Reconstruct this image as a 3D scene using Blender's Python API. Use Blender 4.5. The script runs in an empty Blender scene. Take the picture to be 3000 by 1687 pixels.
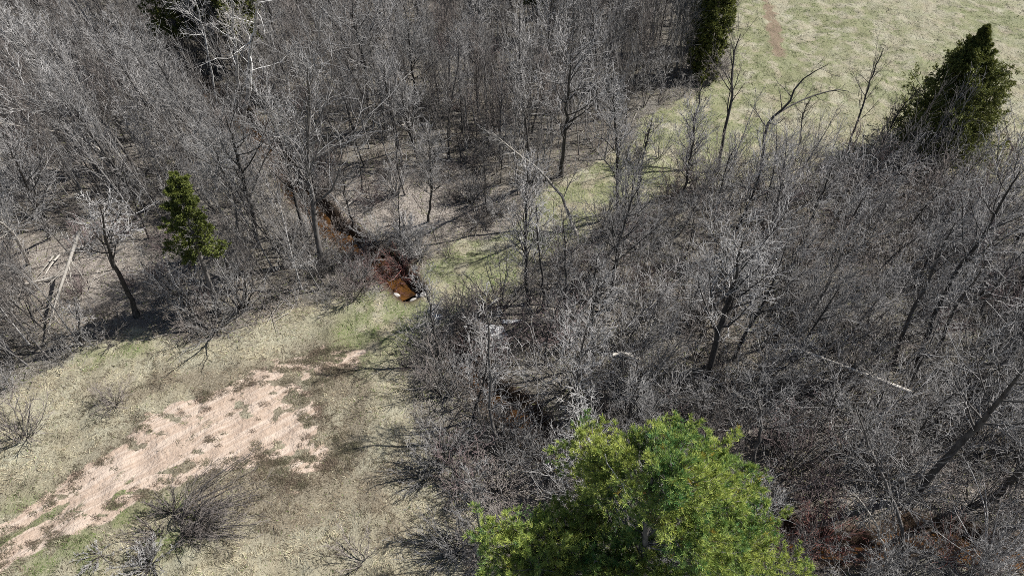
import bpy, math
import numpy as np
from mathutils import Vector, Matrix, Quaternion

# ---------------------------------------------------------------- camera, world, sun, exposure
sc = bpy.context.scene
COL = sc.collection
CAM_H = 28.0
PITCH = math.radians(45)
F = 2027.0                                   # focal length in photo pixels (photo 3000 x 1687)
cam_d = bpy.data.cameras.new("camera"); cam = bpy.data.objects.new("camera", cam_d); COL.objects.link(cam)
cam_d.sensor_width = 36; cam_d.lens = F / 3000 * 36; cam_d.clip_end = 3000
cam.location = (0, 0, CAM_H); cam.rotation_euler = (math.radians(90) - PITCH, 0, 0)
sc.camera = cam

SUN_EL = math.radians(49)
SX, SY = 0.975, 0.22                         # horizontal direction towards the sun
n_ = math.hypot(SX, SY); SX /= n_; SY /= n_
w = bpy.data.worlds.new("World"); sc.world = w; w.use_nodes = True
nt = w.node_tree; bg = nt.nodes['Background']
sky = nt.nodes.new('ShaderNodeTexSky'); sky.sky_type = 'NISHITA'; sky.sun_disc = False
sky.sun_elevation = SUN_EL; sky.sun_rotation = math.atan2(SX, SY)
nt.links.new(sky.outputs[0], bg.inputs[0]); bg.inputs[1].default_value = 0.052
sd = bpy.data.lights.new("sun", 'SUN'); sd.energy = 5.0; sd.angle = math.radians(0.5); sd.color = (1, .972, .93)
so = bpy.data.objects.new("sun", sd); COL.objects.link(so)
so.rotation_euler = Vector((SX * math.cos(SUN_EL), SY * math.cos(SUN_EL), math.sin(SUN_EL))).to_track_quat('Z', 'Y').to_euler()
sc.view_settings.view_transform = 'Standard'; sc.view_settings.look = 'None'
sc.view_settings.gamma = 1; sc.view_settings.exposure = 0.5
sc.cycles.filter_width = 0.85; sc.cycles.use_denoising = False
sc.cycles.max_bounces = 4; sc.cycles.diffuse_bounces = 1; sc.cycles.glossy_bounces = 2
sc.cycles.transmission_bounces = 2; sc.cycles.transparent_max_bounces = 4

# ---------------------------------------------------------------- helpers: maths
rng = np.random.default_rng(7)
CP, SP = math.cos(PITCH), math.sin(PITCH)

def ray(u, v):
    a = (np.asarray(u, float) - 1500) / F; b = -(np.asarray(v, float) - 843.5) / F
    return a, CP + b * SP, -SP + b * CP

def gp(u, v, z=0.0):
    """world point on the level z seen at photo pixel (u, v)"""
    dx, dy, dz = ray(u, v); t = (z - CAM_H) / dz
    return np.stack([dx * t, dy * t, np.broadcast_to(z, np.shape(t)) + 0 * t], -1)

def to_px(x, y, z=0.0):
    dz = z - CAM_H
    fwd = y * CP - dz * SP; up = y * SP + dz * CP
    return 1500 + F * x / fwd, 843.5 - F * up / fwd

def norm(v):
    return v / np.maximum(np.linalg.norm(v, axis=-1, keepdims=True), 1e-9)

_lat = np.random.default_rng(99).random((256, 256))
def vnoise(x, y, s):
    x = np.asarray(x) / s + 41.3; y = np.asarray(y) / s + 17.7
    xi = np.floor(x).astype(int); yi = np.floor(y).astype(int)
    fx = x - xi; fy = y - yi; fx = fx * fx * (3 - 2 * fx); fy = fy * fy * (3 - 2 * fy)
    g = lambda i, j: _lat[i & 255, j & 255]
    return (g(xi, yi) * (1 - fx) * (1 - fy) + g(xi + 1, yi) * fx * (1 - fy) + g(xi, yi + 1) * (1 - fx) * fy + g(xi + 1, yi + 1) * fx * fy)

def fbm(x, y, s, o=4):
    a = 0; t = 0; k = 1.0
    for i in range(o):
        a = a + k * vnoise(x + 13.1 * i, y - 7.7 * i, s / 2 ** i); t += k; k *= .55
    return a / t

def polyline_dist(x, y, P):
    d = np.full(np.shape(x), 1e9)
    for (x0, y0), (x1, y1) in zip(P[:-1, :2], P[1:, :2]):
        dx, dy = x1 - x0, y1 - y0
        t = np.clip(((x - x0) * dx + (y - y0) * dy) / (dx * dx + dy * dy + 1e-9), 0, 1)
        d = np.minimum(d, np.hypot(x - x0 - t * dx, y - y0 - t * dy))
    return d

def sdf(x, y, P):
    """metres inside (positive) or outside (negative) of a polygon"""
    Q = np.vstack([P, P[:1]]); ins = np.zeros(np.shape(x), bool)
    for (x0, y0), (x1, y1) in zip(Q[:-1, :2], Q[1:, :2]):
        c = ((y0 > y) != (y1 > y)) & (x < (x1 - x0) * (y - y0) / (y1 - y0 + 1e-12) + x0)
        ins ^= c
    d = polyline_dist(x, y, Q)
    return np.where(ins, d, -d)

def pxpoly(pts, k=3000 / 2576):
    p = np.array(pts, float) * k
    return gp(p[:, 0], p[:, 1])[:, :2]

def sstep(a, b, x):
    t = np.clip((x - a) / (b - a), 0, 1); return t * t * (3 - 2 * t)

# ---------------------------------------------------------------- layout of the place (read off the photo once, held as ground metres)
G_LEFT = pxpoly([(-500, 1300), (-150, 1060), (0, 1010), (100, 940), (200, 880), (330, 835), (450, 850), (640, 812), (800, 765), (900, 748),
                 (1000, 725), (1055, 712), (1095, 625), (1135, 575), (1250, 560), (1350, 505), (1440, 430), (1550, 395), (1600, 330),
                 (1650, 270), (1750, 205), (1825, 175), (1830, 60), (1835, -60), (1850, -260), (3400, -260), (3400, 600), (2750, 560),
                 (2560, 500), (2420, 420), (2250, 405), (2100, 440), (1900, 455), (1720, 470), (1600, 520), (1500, 560), (1400, 640),
                 (1330, 690), (1230, 745), (1120, 790), (1070, 850), (1045, 950), (1085, 1050), (1130, 1130), (1090, 1200), (1150, 1270),
                 (1230, 1300), (1200, 1380), (1180, 1480), (1150, 1900), (-500, 2100)])
DIRT = pxpoly([(-300, 1500), (-80, 1372), (0, 1328), (110, 1265), (190, 1205), (290, 1135), (400, 1045), (480, 1015), (560, 988), (680, 925), (790, 893),
               (850, 905), (868, 915), (800, 955), (775, 990), (800, 1040), (830, 1100), (862, 1142), (790, 1170), (742, 1200), (700, 1163),
               (600, 1160), (500, 1180), (420, 1205), (310, 1265), (180, 1322), (90, 1360), (0, 1405), (-100, 1460), (-300, 1580)])
RUSTY = gp(np.array([2190, 2225, 2255, 2275, 2290]), np.array([-150, -60, 20, 90, 150]))[:, :2]
STREAM_A = gp(np.array([430, 560, 660, 735, 800, 845, 900, 970, 1030, 1085, 1140, 1175, 1200]) * 1.0,
              np.array([150, 230, 300, 368, 430, 500, 580, 660, 700, 742, 780, 815, 845]) * 1.0)[:, :2]
STREAM_B = gp(np.array([1340, 1400, 1450, 1500, 1600, 1750, 1900, 2080, 2260, 2330, 2450, 2560, 2680, 2800, 2950, 3200, 3500]) * 1.0,
              np.array([1020, 1100, 1150, 1200, 1290, 1370, 1420, 1480, 1530, 1565, 1600, 1600, 1560, 1575, 1610, 1650, 1700]) * 1.0)[:, :2]
GREENS = [(980, 790, 1.5), (1010, 775, 1.2), (940, 815, 1.1), (1060, 760, 1.2), (900, 830, .9), (1120, 720, 1.6), (1160, 690, 2.2), (1220, 650, 2.4), (1260, 590, 3), (1480, 455, 4.0), (1540, 440, 3), (1400, 500, 3),
          (1980, 150, 3.6), (2000, 190, 2.6), (1890, 20, 2.4), (2300, 200, 4), (2250, 215, 3), (1340, 560, 2.6), (1750, 300, 5), (1700, 330, 5), (420, 770, .9),
          (330, 880, .9), (230, 900, .8), (1830, 100, 4), (1600, 400, 4), (2100, 60, 5), (2500, 60, 4), (40, 1330, 1.6), (250, 1330, 2.2), (150, 1380, 2.5),
          (420, 1330, 1.6), (1300, 640, 3), (1420, 420, 3), (2440, 150, 3), (2040, 220, 2.6), (1150, 620, 1.5), (330, 1230, .8)]
GREENS = [(gp(u * 1.1646, v * 1.1646)[0], gp(u * 1.1646, v * 1.1646)[1], r) for u, v, r in GREENS]

CORR = pxpoly([(960, 820), (1080, 745), (1200, 680), (1320, 600), (1450, 490), (1580, 400), (1700, 310), (1850, 200), (1930, 120)])

def f_stream(x, y):
    return np.minimum(polyline_dist(x, y, STREAM_A), polyline_dist(x, y, STREAM_B))

def height(x, y):
    x = np.asarray(x, float); y = np.asarray(y, float)
    h = (fbm(x, y, 14, 2) - .5) * .9 + (fbm(x, y, 1.5, 3) - .5) * .42
    d = f_stream(x, y) + (fbm(x, y, 1.6, 2) - .5) * .9
    return h * sstep(.5, 4, d) - 1.05 * (1 - sstep(.12, 1.05, d))

def f_grass(x, y):
    return sdf(x, y, G_LEFT) + (fbm(x, y, 4, 3) - .5) * 3.2

def f_bare(x, y):
    """1 on bare pink soil, 0 under vegetation"""
    d = sdf(x, y, DIRT)
    west = 1 - sstep(-17, -12, x)
    n = (fbm(x, y, 1.6, 4) - .5) * .7 * (1 - .5 * west); n2 = fbm(x + 50, y, .55, 3) - .5
    b = sstep(-.45, .40, d + n * 2.4 + n2 * 1.1 + .34)
    for rut, wd in ((((640, 962), (720, 918), (800, 880)), .42), (((690, 990), (780, 942), (862, 906), (900, 890)), .48)):
        b = np.maximum(b, .85 * (1 - sstep(wd * .4, wd * 1.3, polyline_dist(x, y, pxpoly(rut)) + n2 * .7)))
    inner = sstep(0.2, 1.6, d)
    east = sstep(-15, -9.5, x)
    tuft = sstep(.55 - .07 * east, .66 - .07 * east, fbm(x * .8 + 9, y * 1.25, .42, 3) * .6 + fbm(x, y + 30, 1.3, 2) * .4) * (.5 + .6 * east + .25 * (1 - inner))
    b = b * (1 - np.clip(tuft, 0, 1))
    s1 = polyline_dist(x, y, pxpoly([(-200, 1462), (-60, 1388), (30, 1340), (90, 1308), (140, 1286)]))
    s2 = polyline_dist(x, y, pxpoly([(690, 968), (740, 940), (830, 898)]))
    b = b * sstep(.05, .25, s1 + n2 * .6) * sstep(.02, .25, s2 + n2 * .5)
    return b

def f_green(x, y):
    g = 0
    for cx, cy, r in GREENS:
        g = np.maximum(g, np.exp(-((x - cx) ** 2 + (y - cy) ** 2) / (r * r) * 1.3))
    corr = np.exp(-(polyline_dist(x, y, CORR) / 3.0) ** 2) * .95 + .42 * sstep(34, 44, y) * sstep(6, 14, x)
    return np.clip((g * 1.4 + corr) * sstep(.33, .62, fbm(x, y, .9, 4)), 0, .88)

def f_pale(x, y):  # pale tan litter of the open glades, with sunlight painted into the colour
    px, py = to_px(x, np.maximum(y, 2.0)); z = 0
    for u, v, a, b in ((260, 800, 300, 120), (1200, 600, 330, 90), (2760, 1430, 260, 90), (150, 470, 260, 80), (1500, 1450, 160, 120), (1650, 900, 200, 80), (2300, 1250, 200, 50)):
        z = z + np.exp(-((px - u) / a) ** 2 - ((py - v) / b) ** 2)
    return np.clip(z * (.3 + 1.3 * fbm(x + 3, y + 11, 2.2, 3)), 0, .9)

def f_brown(x, y):
    """weedy brown and olive cover: beside the bare soil and over the rough ground at the bottom of the photo"""
    dd = -sdf(x, y, DIRT)
    near = np.exp(-np.clip(dd, 0, 9) / 1.3) * .6
    px, py = to_px(x, np.maximum(y, 2.0))
    z = (.75 * np.exp(-((px - 700) ** 2 / 330 ** 2 + (py - 1450) ** 2 / 120 ** 2)) + .85 * np.exp(-((px - 1010) ** 2 / 130 ** 2 + (py - 1230) ** 2 / 230 ** 2))
         + .7 * np.exp(-((px - 1080) ** 2 / 230 ** 2 + (py - 1480) ** 2 / 110 ** 2)) + .6 * np.exp(-((px - 500) ** 2 / 330 ** 2 + (py - 1120) ** 2 / 60 ** 2)))
    return np.clip((near + z) * (.5 + 1.1 * sstep(.35, .6, fbm(x + 7, y - 4, 1.3, 3))), 0, .95)

# ---------------------------------------------------------------- helpers: meshes and objects
def new_mesh(name, V, Q, mats, col=None, smooth=False):
    me = bpy.data.meshes.new(name)
    V = np.ascontiguousarray(V, np.float32); Q = np.ascontiguousarray(Q, np.int32)
    n = Q.shape[1]
    me.vertices.add(len(V)); me.vertices.foreach_set('co', V.ravel())
    me.loops.add(Q.size); me.loops.foreach_set('vertex_index', Q.ravel())
    me.polygons.add(len(Q)); me.polygons.foreach_set('loop_start', np.arange(0, Q.size, n, dtype=np.int32))
    me.update(calc_edges=True)
    if smooth: me.polygons.foreach_set('use_smooth', np.ones(len(Q), bool))
    if col is not None:
        c = np.ones((len(V), 4), np.float32); c[:, :3] = col
        a = me.color_attributes.new('col', 'FLOAT_COLOR', 'POINT'); a.data.foreach_set('color', c.ravel())
    for m in (mats if isinstance(mats, (list, tuple)) else [mats]): me.materials.append(m)
    return me

def link(name, data, parent=None, loc=None):
    o = bpy.data.objects.new(name, data); COL.objects.link(o)
    if parent is not None: o.parent = parent
    if loc is not None: o.location = loc
    return o

def tag(o, label=None, cat=None, group=None, kind=None):
    if label: o['label'] = label
    if cat: o['category'] = cat
    if group: o['group'] = group
    if kind: o['kind'] = kind
    return o

def tubes(P, R, S=3):
    """P (N,K,3) centre lines, R (N,K) radii -> vertices and quads"""
    N, K, _ = P.shape
    T = norm(P[:, -1] - P[:, 0])
    ref = np.where(np.abs(T[:, 2:3]) > .9, np.array([[1., 0, 0]]), np.array([[0., 0, 1]]))
    U = norm(np.cross(T, ref)); W = np.cross(T, U)
    a = np.arange(S) * 2 * np.pi / S
    ring = np.cos(a)[None, :, None] * U[:, None] + np.sin(a)[None, :, None] * W[:, None]      # N,S,3
    V = P[:, :, None] + R[:, :, None, None] * ring[:, None]
    base = (np.arange(N) * K * S)[:, None, None] + (np.arange(K - 1) * S)[None, :, None] + np.arange(S)[None, None]
    nxt = (np.arange(N) * K * S)[:, None, None] + (np.arange(K - 1) * S)[None, :, None] + ((np.arange(S) + 1) % S)[None, None]
    Q = np.stack([base, nxt, nxt + S, base + S], -1).reshape(-1, 4)
    return V.reshape(-1, 3), Q

def merge(parts):
    V = []; Q = []; n = 0
    for v, q in parts:
        V.append(v); Q.append(q + n); n += len(v)
    return np.concatenate(V), np.concatenate(Q)

def interp(P, R, t):
    N, K, _ = P.shape
    f = t * (K - 1); i = np.clip(f.astype(int), 0, K - 2); f = f - i
    ix = np.arange(N)[:, None]
    a = P[ix, i]; b = P[ix, i + 1]
    return a + (b - a) * f[..., None], norm(b - a), R[ix, i] * (1 - f) + R[ix, i + 1] * f

def kids(P, R, n, t0, t1, lenf, ang, up, K, jit, rf, rmin, r, fall=.55, rtip=None, absl=False):
    N = len(P)
    L = np.linalg.norm(np.diff(P, axis=1), axis=2).sum(1)
    i = np.arange(n)[None]
    t = t0 + (t1 - t0) * (i + r.random((N, n))) / n
    pos, tan, rad = interp(P, R, t)
    az = i * 2.4 + r.random((N, 1)) * 6.28 + r.normal(0, .5, (N, n))
    ref = np.where(np.abs(tan[..., 2:3]) > .9, np.array([1., 0, 0]), np.array([0., 0, 1]))
    U = norm(np.cross(tan, ref)); W = np.cross(tan, U)
    a = np.radians(ang) * (1 + r.normal(0, .22, (N, n)))
    d = tan * np.cos(a)[..., None] + (U * np.cos(az)[..., None] + W * np.sin(az)[..., None]) * np.sin(a)[..., None]
    LL = lenf if absl else lenf * L[:, None]
    ln = LL * (1 - fall * (t - t0) / max(t1 - t0, 1e-6)) * r.uniform(.6, 1.3, (N, n))
    pts = [pos]; p = pos; st = (ln / (K - 1))[..., None]
    for k in range(K - 1):
        d = norm(d + r.normal(0, jit, d.shape) + np.array([0, 0, up]))
        p = p + d * st; pts.append(p)
    P2 = np.stack(pts, 2).reshape(N * n, K, 3)
    r0 = np.maximum(rad * rf, rmin).reshape(-1)
    if rtip is None: rtip = rmin * .7
    R2 = r0[:, None] + (np.minimum(rtip, r0)[:, None] - r0[:, None]) * np.linspace(0, 1, K)[None]
    return P2, R2

def bez(W, K):
    """smooth polyline through way points (Catmull-Rom)"""
    W = np.asarray(W, float)
    if len(W) == 2:
        t = np.linspace(0, 1, K)[:, None]; return W[0] * (1 - t) + W[1] * t
    Q = np.vstack([2 * W[0] - W[1], W, 2 * W[-1] - W[-2]])
    out = []
    for s in np.linspace(0, len(W) - 1 - 1e-6, K):
        i = int(s); f = s - i; a, b, c, d = Q[i:i + 4]
        out.append(.5 * (2 * b + (c - a) * f + (2 * a - 5 * b + 4 * c - d) * f * f + (3 * b - a - 3 * c + d) * f ** 3))
    return np.array(out)

# ---------------------------------------------------------------- materials
def mat(name):
    m = bpy.data.materials.new(name); m.use_nodes = True
    t = m.node_tree; b = t.nodes['Principled BSDF']; b.inputs['Roughness'].default_value = .9
    b.inputs['Specular IOR Level'].default_value = .2
    return m, t, b

def nd(t, ty, **kw):
    n = t.nodes.new(ty)
    for k, v in kw.items():
        if k in n.inputs: n.inputs[k].default_value = v
        else: setattr(n, k, v)
    return n

def mixc(t, fac, a, b, blend='MIX'):
    m = t.nodes.new('ShaderNodeMix'); m.data_type = 'RGBA'; m.blend_type = blend
    for s, v in ((0, fac), (6, a), (7, b)):
        if isinstance(v, (int, float)): m.inputs[s].default_value = v
        elif isinstance(v, tuple): m.inputs[s].default_value = (*v, 1)
        else: t.links.new(v, m.inputs[s])
    return m.outputs[2]

def ramp(t, src, stops):
    r = t.nodes.new('ShaderNodeValToRGB'); t.links.new(src, r.inputs[0])
    e = r.color_ramp.elements
    while len(e) < len(stops): e.new(.5)
    for el, (p, c) in zip(e, stops):
        el.position = p; el.color = (c, c, c, 1) if isinstance(c, (int, float)) else (*c, 1)
    return r.outputs[0]

def bark(name, c1, c2, scale=6, rough=.85):
    m, t, b = mat(name)
    tc = nd(t, 'ShaderNodeTexCoord'); mp = nd(t, 'ShaderNodeMapping'); mp.inputs['Scale'].default_value = (1, 1, .35)
    t.links.new(tc.outputs['Object'], mp.inputs[0])
    n = nd(t, 'ShaderNodeTexNoise', Scale=scale, Detail=4.0); t.links.new(mp.outputs[0], n.inputs['Vector'])
    oi = nd(t, 'ShaderNodeObjectInfo')
    c = mixc(t, ramp(t, n.outputs['Fac'], [(.35, 0.), (.65, 1.)]), c1, c2)
    hs = nd(t, 'ShaderNodeHueSaturation'); t.links.new(c, hs.inputs['Color'])
    mr = nd(t, 'ShaderNodeMapRange'); mr.inputs['To Min'].default_value = .6; mr.inputs['To Max'].default_value = 1.42
    t.links.new(oi.outputs['Random'], mr.inputs[0]); t.links.new(mr.outputs[0], hs.inputs['Value'])
    t.links.new(hs.outputs[0], b.inputs['Base Color']); b.inputs['Roughness'].default_value = rough
    return m

M_TWIG = bark('grey twig bark', (.42, .405, .392), (.19, .181, .174), 3)
M_TWIGW = bark('warm twig bark', (.30, .265, .245), (.16, .135, .12), 3)
M_TWIGP = bark('pale twig bark', (.50, .485, .47), (.27, .26, .25), 3)
M_TRUNK = bark('dark trunk bark', (.045, .041, .038), (.11, .102, .095), 7)
M_TRUNKG = bark('grey trunk bark', (.11, .10, .092), (.22, .205, .19), 7)
M_TWIGM = bark('maroon twig bark', (.27, .21, .205), (.16, .12, .115), 3)
M_RED = bark('red willow bark', (.30, .12, .10), (.26, .17, .15), 4)
M_DEAD = bark('bleached dead wood', (.62, .58, .52), (.42, .38, .33), 9)

def birch_mat():
    m, t, b = mat('white birch bark')
    tc = nd(t, 'ShaderNodeTexCoord'); mp = nd(t, 'ShaderNodeMapping'); mp.inputs['Scale'].default_value = (1, 1, 4)
    t.links.new(tc.outputs['Object'], mp.inputs[0])
    n = nd(t, 'ShaderNodeTexNoise', Scale=1.6, Detail=5.0, Roughness=.7); t.links.new(mp.outputs[0], n.inputs['Vector'])
    c = mixc(t, ramp(t, n.outputs['Fac'], [(.38, 1.), (.5, 0.)]), (.80, .78, .74), (.10, .09, .085))
    t.links.new(c, b.inputs['Base Color']); return m
M_BIRCH = birch_mat()

def attr_mat(name, rough=.8, trans=0.0, spec=.2):
    m, t, b = mat(name)
    a = nd(t, 'ShaderNodeAttribute', attribute_name='col')
    t.links.new(a.outputs['Color'], b.inputs['Base Color']); b.inputs['Roughness'].default_value = rough
    b.inputs['Specular IOR Level'].default_value = spec
    if trans:
        out = t.nodes['Material Output']; tr = nd(t, 'ShaderNodeBsdfTranslucent'); mx = nd(t, 'ShaderNodeMixShader'); mx.inputs[0].default_value = trans
        t.links.new(a.outputs['Color'], tr.inputs['Color'])
        t.links.new(b.outputs[0], mx.inputs[1]); t.links.new(tr.outputs[0], mx.inputs[2]); t.links.new(mx.outputs[0], out.inputs[0])
    return m
M_BLADE = attr_mat('dry and green grass blades', .75, .35)
M_NEEDLE = attr_mat('evergreen needles', .6, .22, .3)
M_LEAF = attr_mat('fallen leaves', .9, .1)

_d = gp(950, 1060) - gp(0, 1560); TRACK_ANG = math.atan2(_d[1], _d[0])
def ground_mat():
    m, t, b = mat('meadow, soil and leaf litter')
    tc = nd(t, 'ShaderNodeTexCoord').outputs['Object']
    A = {k: nd(t, 'ShaderNodeAttribute', attribute_name=k).outputs['Fac'] for k in ('grass', 'bare', 'green', 'rust', 'wet', 'brown', 'pale')}
    def noise(s, d=5., r=.6, sc_=None, rot=0.):
        n = nd(t, 'ShaderNodeTexNoise', Scale=s, Detail=d, Roughness=r)
        if sc_:
            mp = nd(t, 'ShaderNodeMapping'); 
            pr = nd(t, 'ShaderNodeMapping'); pr.inputs['Rotation'].default_value = (0, 0, rot); t.links.new(tc, pr.inputs[0])
            mp.inputs['Scale'].default_value = sc_; t.links.new(pr.outputs[0], mp.inputs[0]); t.links.new(mp.outputs[0], n.inputs['Vector'])
        else: t.links.new(tc, n.inputs['Vector'])
        return n.outputs['Fac']
    n1, n2, n3, n4 = noise(.55), noise(4.5), noise(14), noise(40, 3.)
    mm = nd(t, 'ShaderNodeMath', operation='ADD'); t.links.new(n3, mm.inputs[0]); t.links.new(n4, mm.inputs[1])
    mh = nd(t, 'ShaderNodeMath', operation='MULTIPLY'); t.links.new(mm.outputs[0], mh.inputs[0]); mh.inputs[1].default_value = .5; nmix = mh.outputs[0]
    # leaf litter, base tones darkened to stand in for shade under the brush
    lit = mixc(t, ramp(t, n2, [(.3, 0.), (.7, 1.)]), (.065, .059, .05), (.19, .175, .152))
    lit = mixc(t, ramp(t, n1, [(.4, 0.), (.62, 1.)]), lit, mixc(t, n3, (.11, .085, .068), (.17, .16, .12)))
    lit = mixc(t, ramp(t, n3, [(.50, 0.), (.68, .8)]), lit, (.30, .28, .25))
    lit = mixc(t, A['pale'], lit, mixc(t, ramp(t, n3, [(.35, 0.), (.65, 1.)]), (.15, .13, .11), (.40, .36, .32)))  # sunlit patches of the floor painted in as paler tan
    # matted straw
    st = mixc(t, ramp(t, n3, [(.3, 0.), (.7, 1.)]), (.20, .19, .135), (.47, .45, .34))
    st = mixc(t, ramp(t, n1, [(.35, 0.), (.65, .7)]), st, (.28, .24, .165))
    st = mixc(t, A['brown'], st, mixc(t, ramp(t, n3, [(.35, 0.), (.65, 1.)]), (.12, .10, .07), (.27, .235, .175)))
    gr = mixc(t, n3, (.10, .12, .05), (.24, .25, .12))
    st = mixc(t, A['green'], st, gr)
    soil = mixc(t, ramp(t, n2, [(.3, 0.), (.7, 1.)]), (.49, .39, .31), (.39, .295, .225))
    soil = mixc(t, ramp(t, noise(1.1, 3., .5, (.3, 3.2, 1), -TRACK_ANG), [(.46, 0.), (.58, .75)]), soil, (.55, .455, .375))
    soil = mixc(t, ramp(t, noise(2.3, 3., .5, (.22, 3.6, 1), -TRACK_ANG), [(.54, 0.), (.62, .55)]), soil, (.36, .27, .21))
    soil = mixc(t, ramp(t, n4, [(.62, 0.), (.74, .6)]), soil, (.20, .14, .11))
    def edge(mask, lo, hi, amp):
        ad = nd(t, 'ShaderNodeMath', operation='MULTIPLY_ADD'); t.links.new(nmix, ad.inputs[0]); ad.inputs[1].default_value = amp; t.links.new(mask, ad.inputs[2])
        return ramp(t, ad.outputs[0], [(lo + amp * .5, 0.), (hi + amp * .5, 1.)])
    c = mixc(t, edge(A['grass'], .3, .7, .5), lit, st)
    c = mixc(t, edge(A['bare'], .42, .58, .9), c, soil)
    c = mixc(t, edge(A['rust'], .35, .65, .5), c, mixc(t, n3, (.14, .095, .065), (.28, .23, .165)))
    c = mixc(t, A['wet'], c, mixc(t, n3, (.035, .025, .018), (.10, .065, .04)))
    t.links.new(c, b.inputs['Base Color'])
    bp = nd(t, 'ShaderNodeBump', Strength=.4, Distance=.08); t.links.new(n3, bp.inputs['Height'])
    bp2 = nd(t, 'ShaderNodeBump', Strength=.5, Distance=.25); t.links.new(n2, bp2.inputs['Height']); t.links.new(bp.outputs[0], bp2.inputs['Normal'])
    t.links.new(bp2.outputs[0], b.inputs['Normal']); b.inputs['Roughness'].default_value = .95
    return m
M_GROUND = ground_mat()

def water_mat():
    m, t, b = mat('amber tannin water')
    tc = nd(t, 'ShaderNodeTexCoord').outputs['Object']
    n = nd(t, 'ShaderNodeTexNoise', Scale=1.3, Detail=4.0); t.links.new(tc, n.inputs['Vector'])
    c = mixc(t, ramp(t, n.outputs['Fac'], [(.35, 0.), (.62, 1.)]), (.016, .009, .005), (.115, .052, .012))
    t.links.new(c, b.inputs['Base Color']); b.inputs['Roughness'].default_value = .06; b.inputs['Specular IOR Level'].default_value = .5
    n2 = nd(t, 'ShaderNodeTexNoise', Scale=7.0, Detail=3.0); t.links.new(tc, n2.inputs['Vector'])
    bp = nd(t, 'ShaderNodeBump', Strength=.25, Distance=.04); t.links.new(n2.outputs['Fac'], bp.inputs['Height']); t.links.new(bp.outputs[0], b.inputs['Normal'])
    return m
M_WATER = water_mat()

def plain(name, c1, c2, s, rough=.8):
    m, t, b = mat(name)
    n = nd(t, 'ShaderNodeTexNoise', Scale=s, Detail=5.0); t.links.new(nd(t, 'ShaderNodeTexCoord').outputs['Object'], n.inputs['Vector'])
    t.links.new(mixc(t, ramp(t, n.outputs['Fac'], [(.35, 0.), (.65, 1.)]), c1, c2), b.inputs['Base Color']); b.inputs['Roughness'].default_value = rough
    bp = nd(t, 'ShaderNodeBump', Strength=.5, Distance=.05); t.links.new(n.outputs['Fac'], bp.inputs['Height']); t.links.new(bp.outputs[0], b.inputs['Normal'])
    return m
M_SNOW = plain('old snow', (.80, .81, .82), (.60, .59, .57), 5)
M_ROCK = plain('pale stone', (.55, .53, .50), (.30, .28, .26), 4)
M_PIPE = plain('galvanised culvert steel', (.16, .15, .14), (.12, .085, .06), 8, .6)

# ---------------------------------------------------------------- ground, track, path, water
def build_ground():
    st = .17
    xs = np.concatenate([[-900, -500, -250, -150, -110, -90, -78], np.arange(-70, 70, st), [78, 90, 110, 150, 250, 500, 900]])
    ys = np.concatenate([[-900, -400, -150, -60, -20, 0, 4], np.arange(7, 82, st), [88, 96, 110, 140, 200, 400, 900, 1500]])
    # skip fine columns far outside the view wedge: a coarser comb is enough there
    X, Y = np.meshgrid(xs, ys, indexing='ij')
    Z = height(X, Y)
    nx, ny = X.shape
    V = np.stack([X, Y, Z], -1).reshape(-1, 3)
    fx, fy = V[:, 0], V[:, 1]
    g = sstep(-.6, .6, f_grass(fx, fy)); bare = f_bare(fx, fy); green = f_green(fx, fy)
    rd = polyline_dist(fx, fy, RUSTY)
    rust = (1 - sstep(.0, 1.3, rd + (fbm(fx, fy, .8, 4) - .5) * 1.8)) * .75
    wet = 1 - sstep(.8, 1.5, f_stream(fx, fy) + (fbm(fx, fy, 1.6, 2) - .5) * .9)
    idx = np.arange(nx * ny).reshape(nx, ny)
    Q = np.stack([idx[:-1, :-1], idx[1:, :-1], idx[1:, 1:], idx[:-1, 1:]], -1).reshape(-1, 4)
    fc = V[Q].mean(1)
    is_d = (sdf(fc[:, 0], fc[:, 1], DIRT) > 0); is_r = (polyline_dist(fc[:, 0], fc[:, 1], RUSTY) < .9) & (fc[:, 1] < 80)
    for name, sel, lab in (('ground', ~(is_d | is_r), 'matted straw meadow and grey brown leaf litter of the woodland floor'),
                           ('dirt_track', is_d, 'bare pink sandy soil of the two-rut track'),
                           ('field_path', is_r, 'rusty brown worn path crossing the pale field')):
        q = Q[sel]; u, inv = np.unique(q, return_inverse=True)
        me = new_mesh(name, V[u], inv.reshape(q.shape), M_GROUND, smooth=True)
        for k, a in (('grass', g), ('bare', bare), ('green', green * .75), ('rust', rust), ('wet', wet), ('brown', f_brown(fx, fy)), ('pale', f_pale(fx, fy))):
            at = me.attributes.new(k, 'FLOAT', 'POINT'); at.data.foreach_set('value', np.ascontiguousarray(a[u], np.float32))
        tag(link(name, me), lab, kind='structure')
build_ground()

def build_water(name, C, lab):
    n = len(C); s = np.linspace(0, n - 1, n * 6); C = bez(np.column_stack([C, np.zeros(n)]), n * 6)[:, :2]
    T = norm(np.gradient(C, axis=0)); Nn = np.column_stack([-T[:, 1], T[:, 0]])
    k = np.linspace(-1.2, 1.2, 6)
    V = C[:, None] + Nn[:, None] * k[None, :, None]
    V = np.concatenate([V, np.full(V.shape[:2] + (1,), -.72)], -1).reshape(-1, 3)
    idx = np.arange(len(V)).reshape(len(C), 6)
    Q = np.stack([idx[:-1, :-1], idx[1:, :-1], idx[1:, 1:], idx[:-1, 1:]], -1).reshape(-1, 4)
    tag(link(name, new_mesh(name, V, Q, M_WATER)), lab, kind='structure')
build_water('stream', STREAM_A, 'narrow amber brown stream winding down through the woods to the track')
build_water('stream', STREAM_B, 'amber brown stream below the track, running behind the green pine')

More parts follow.
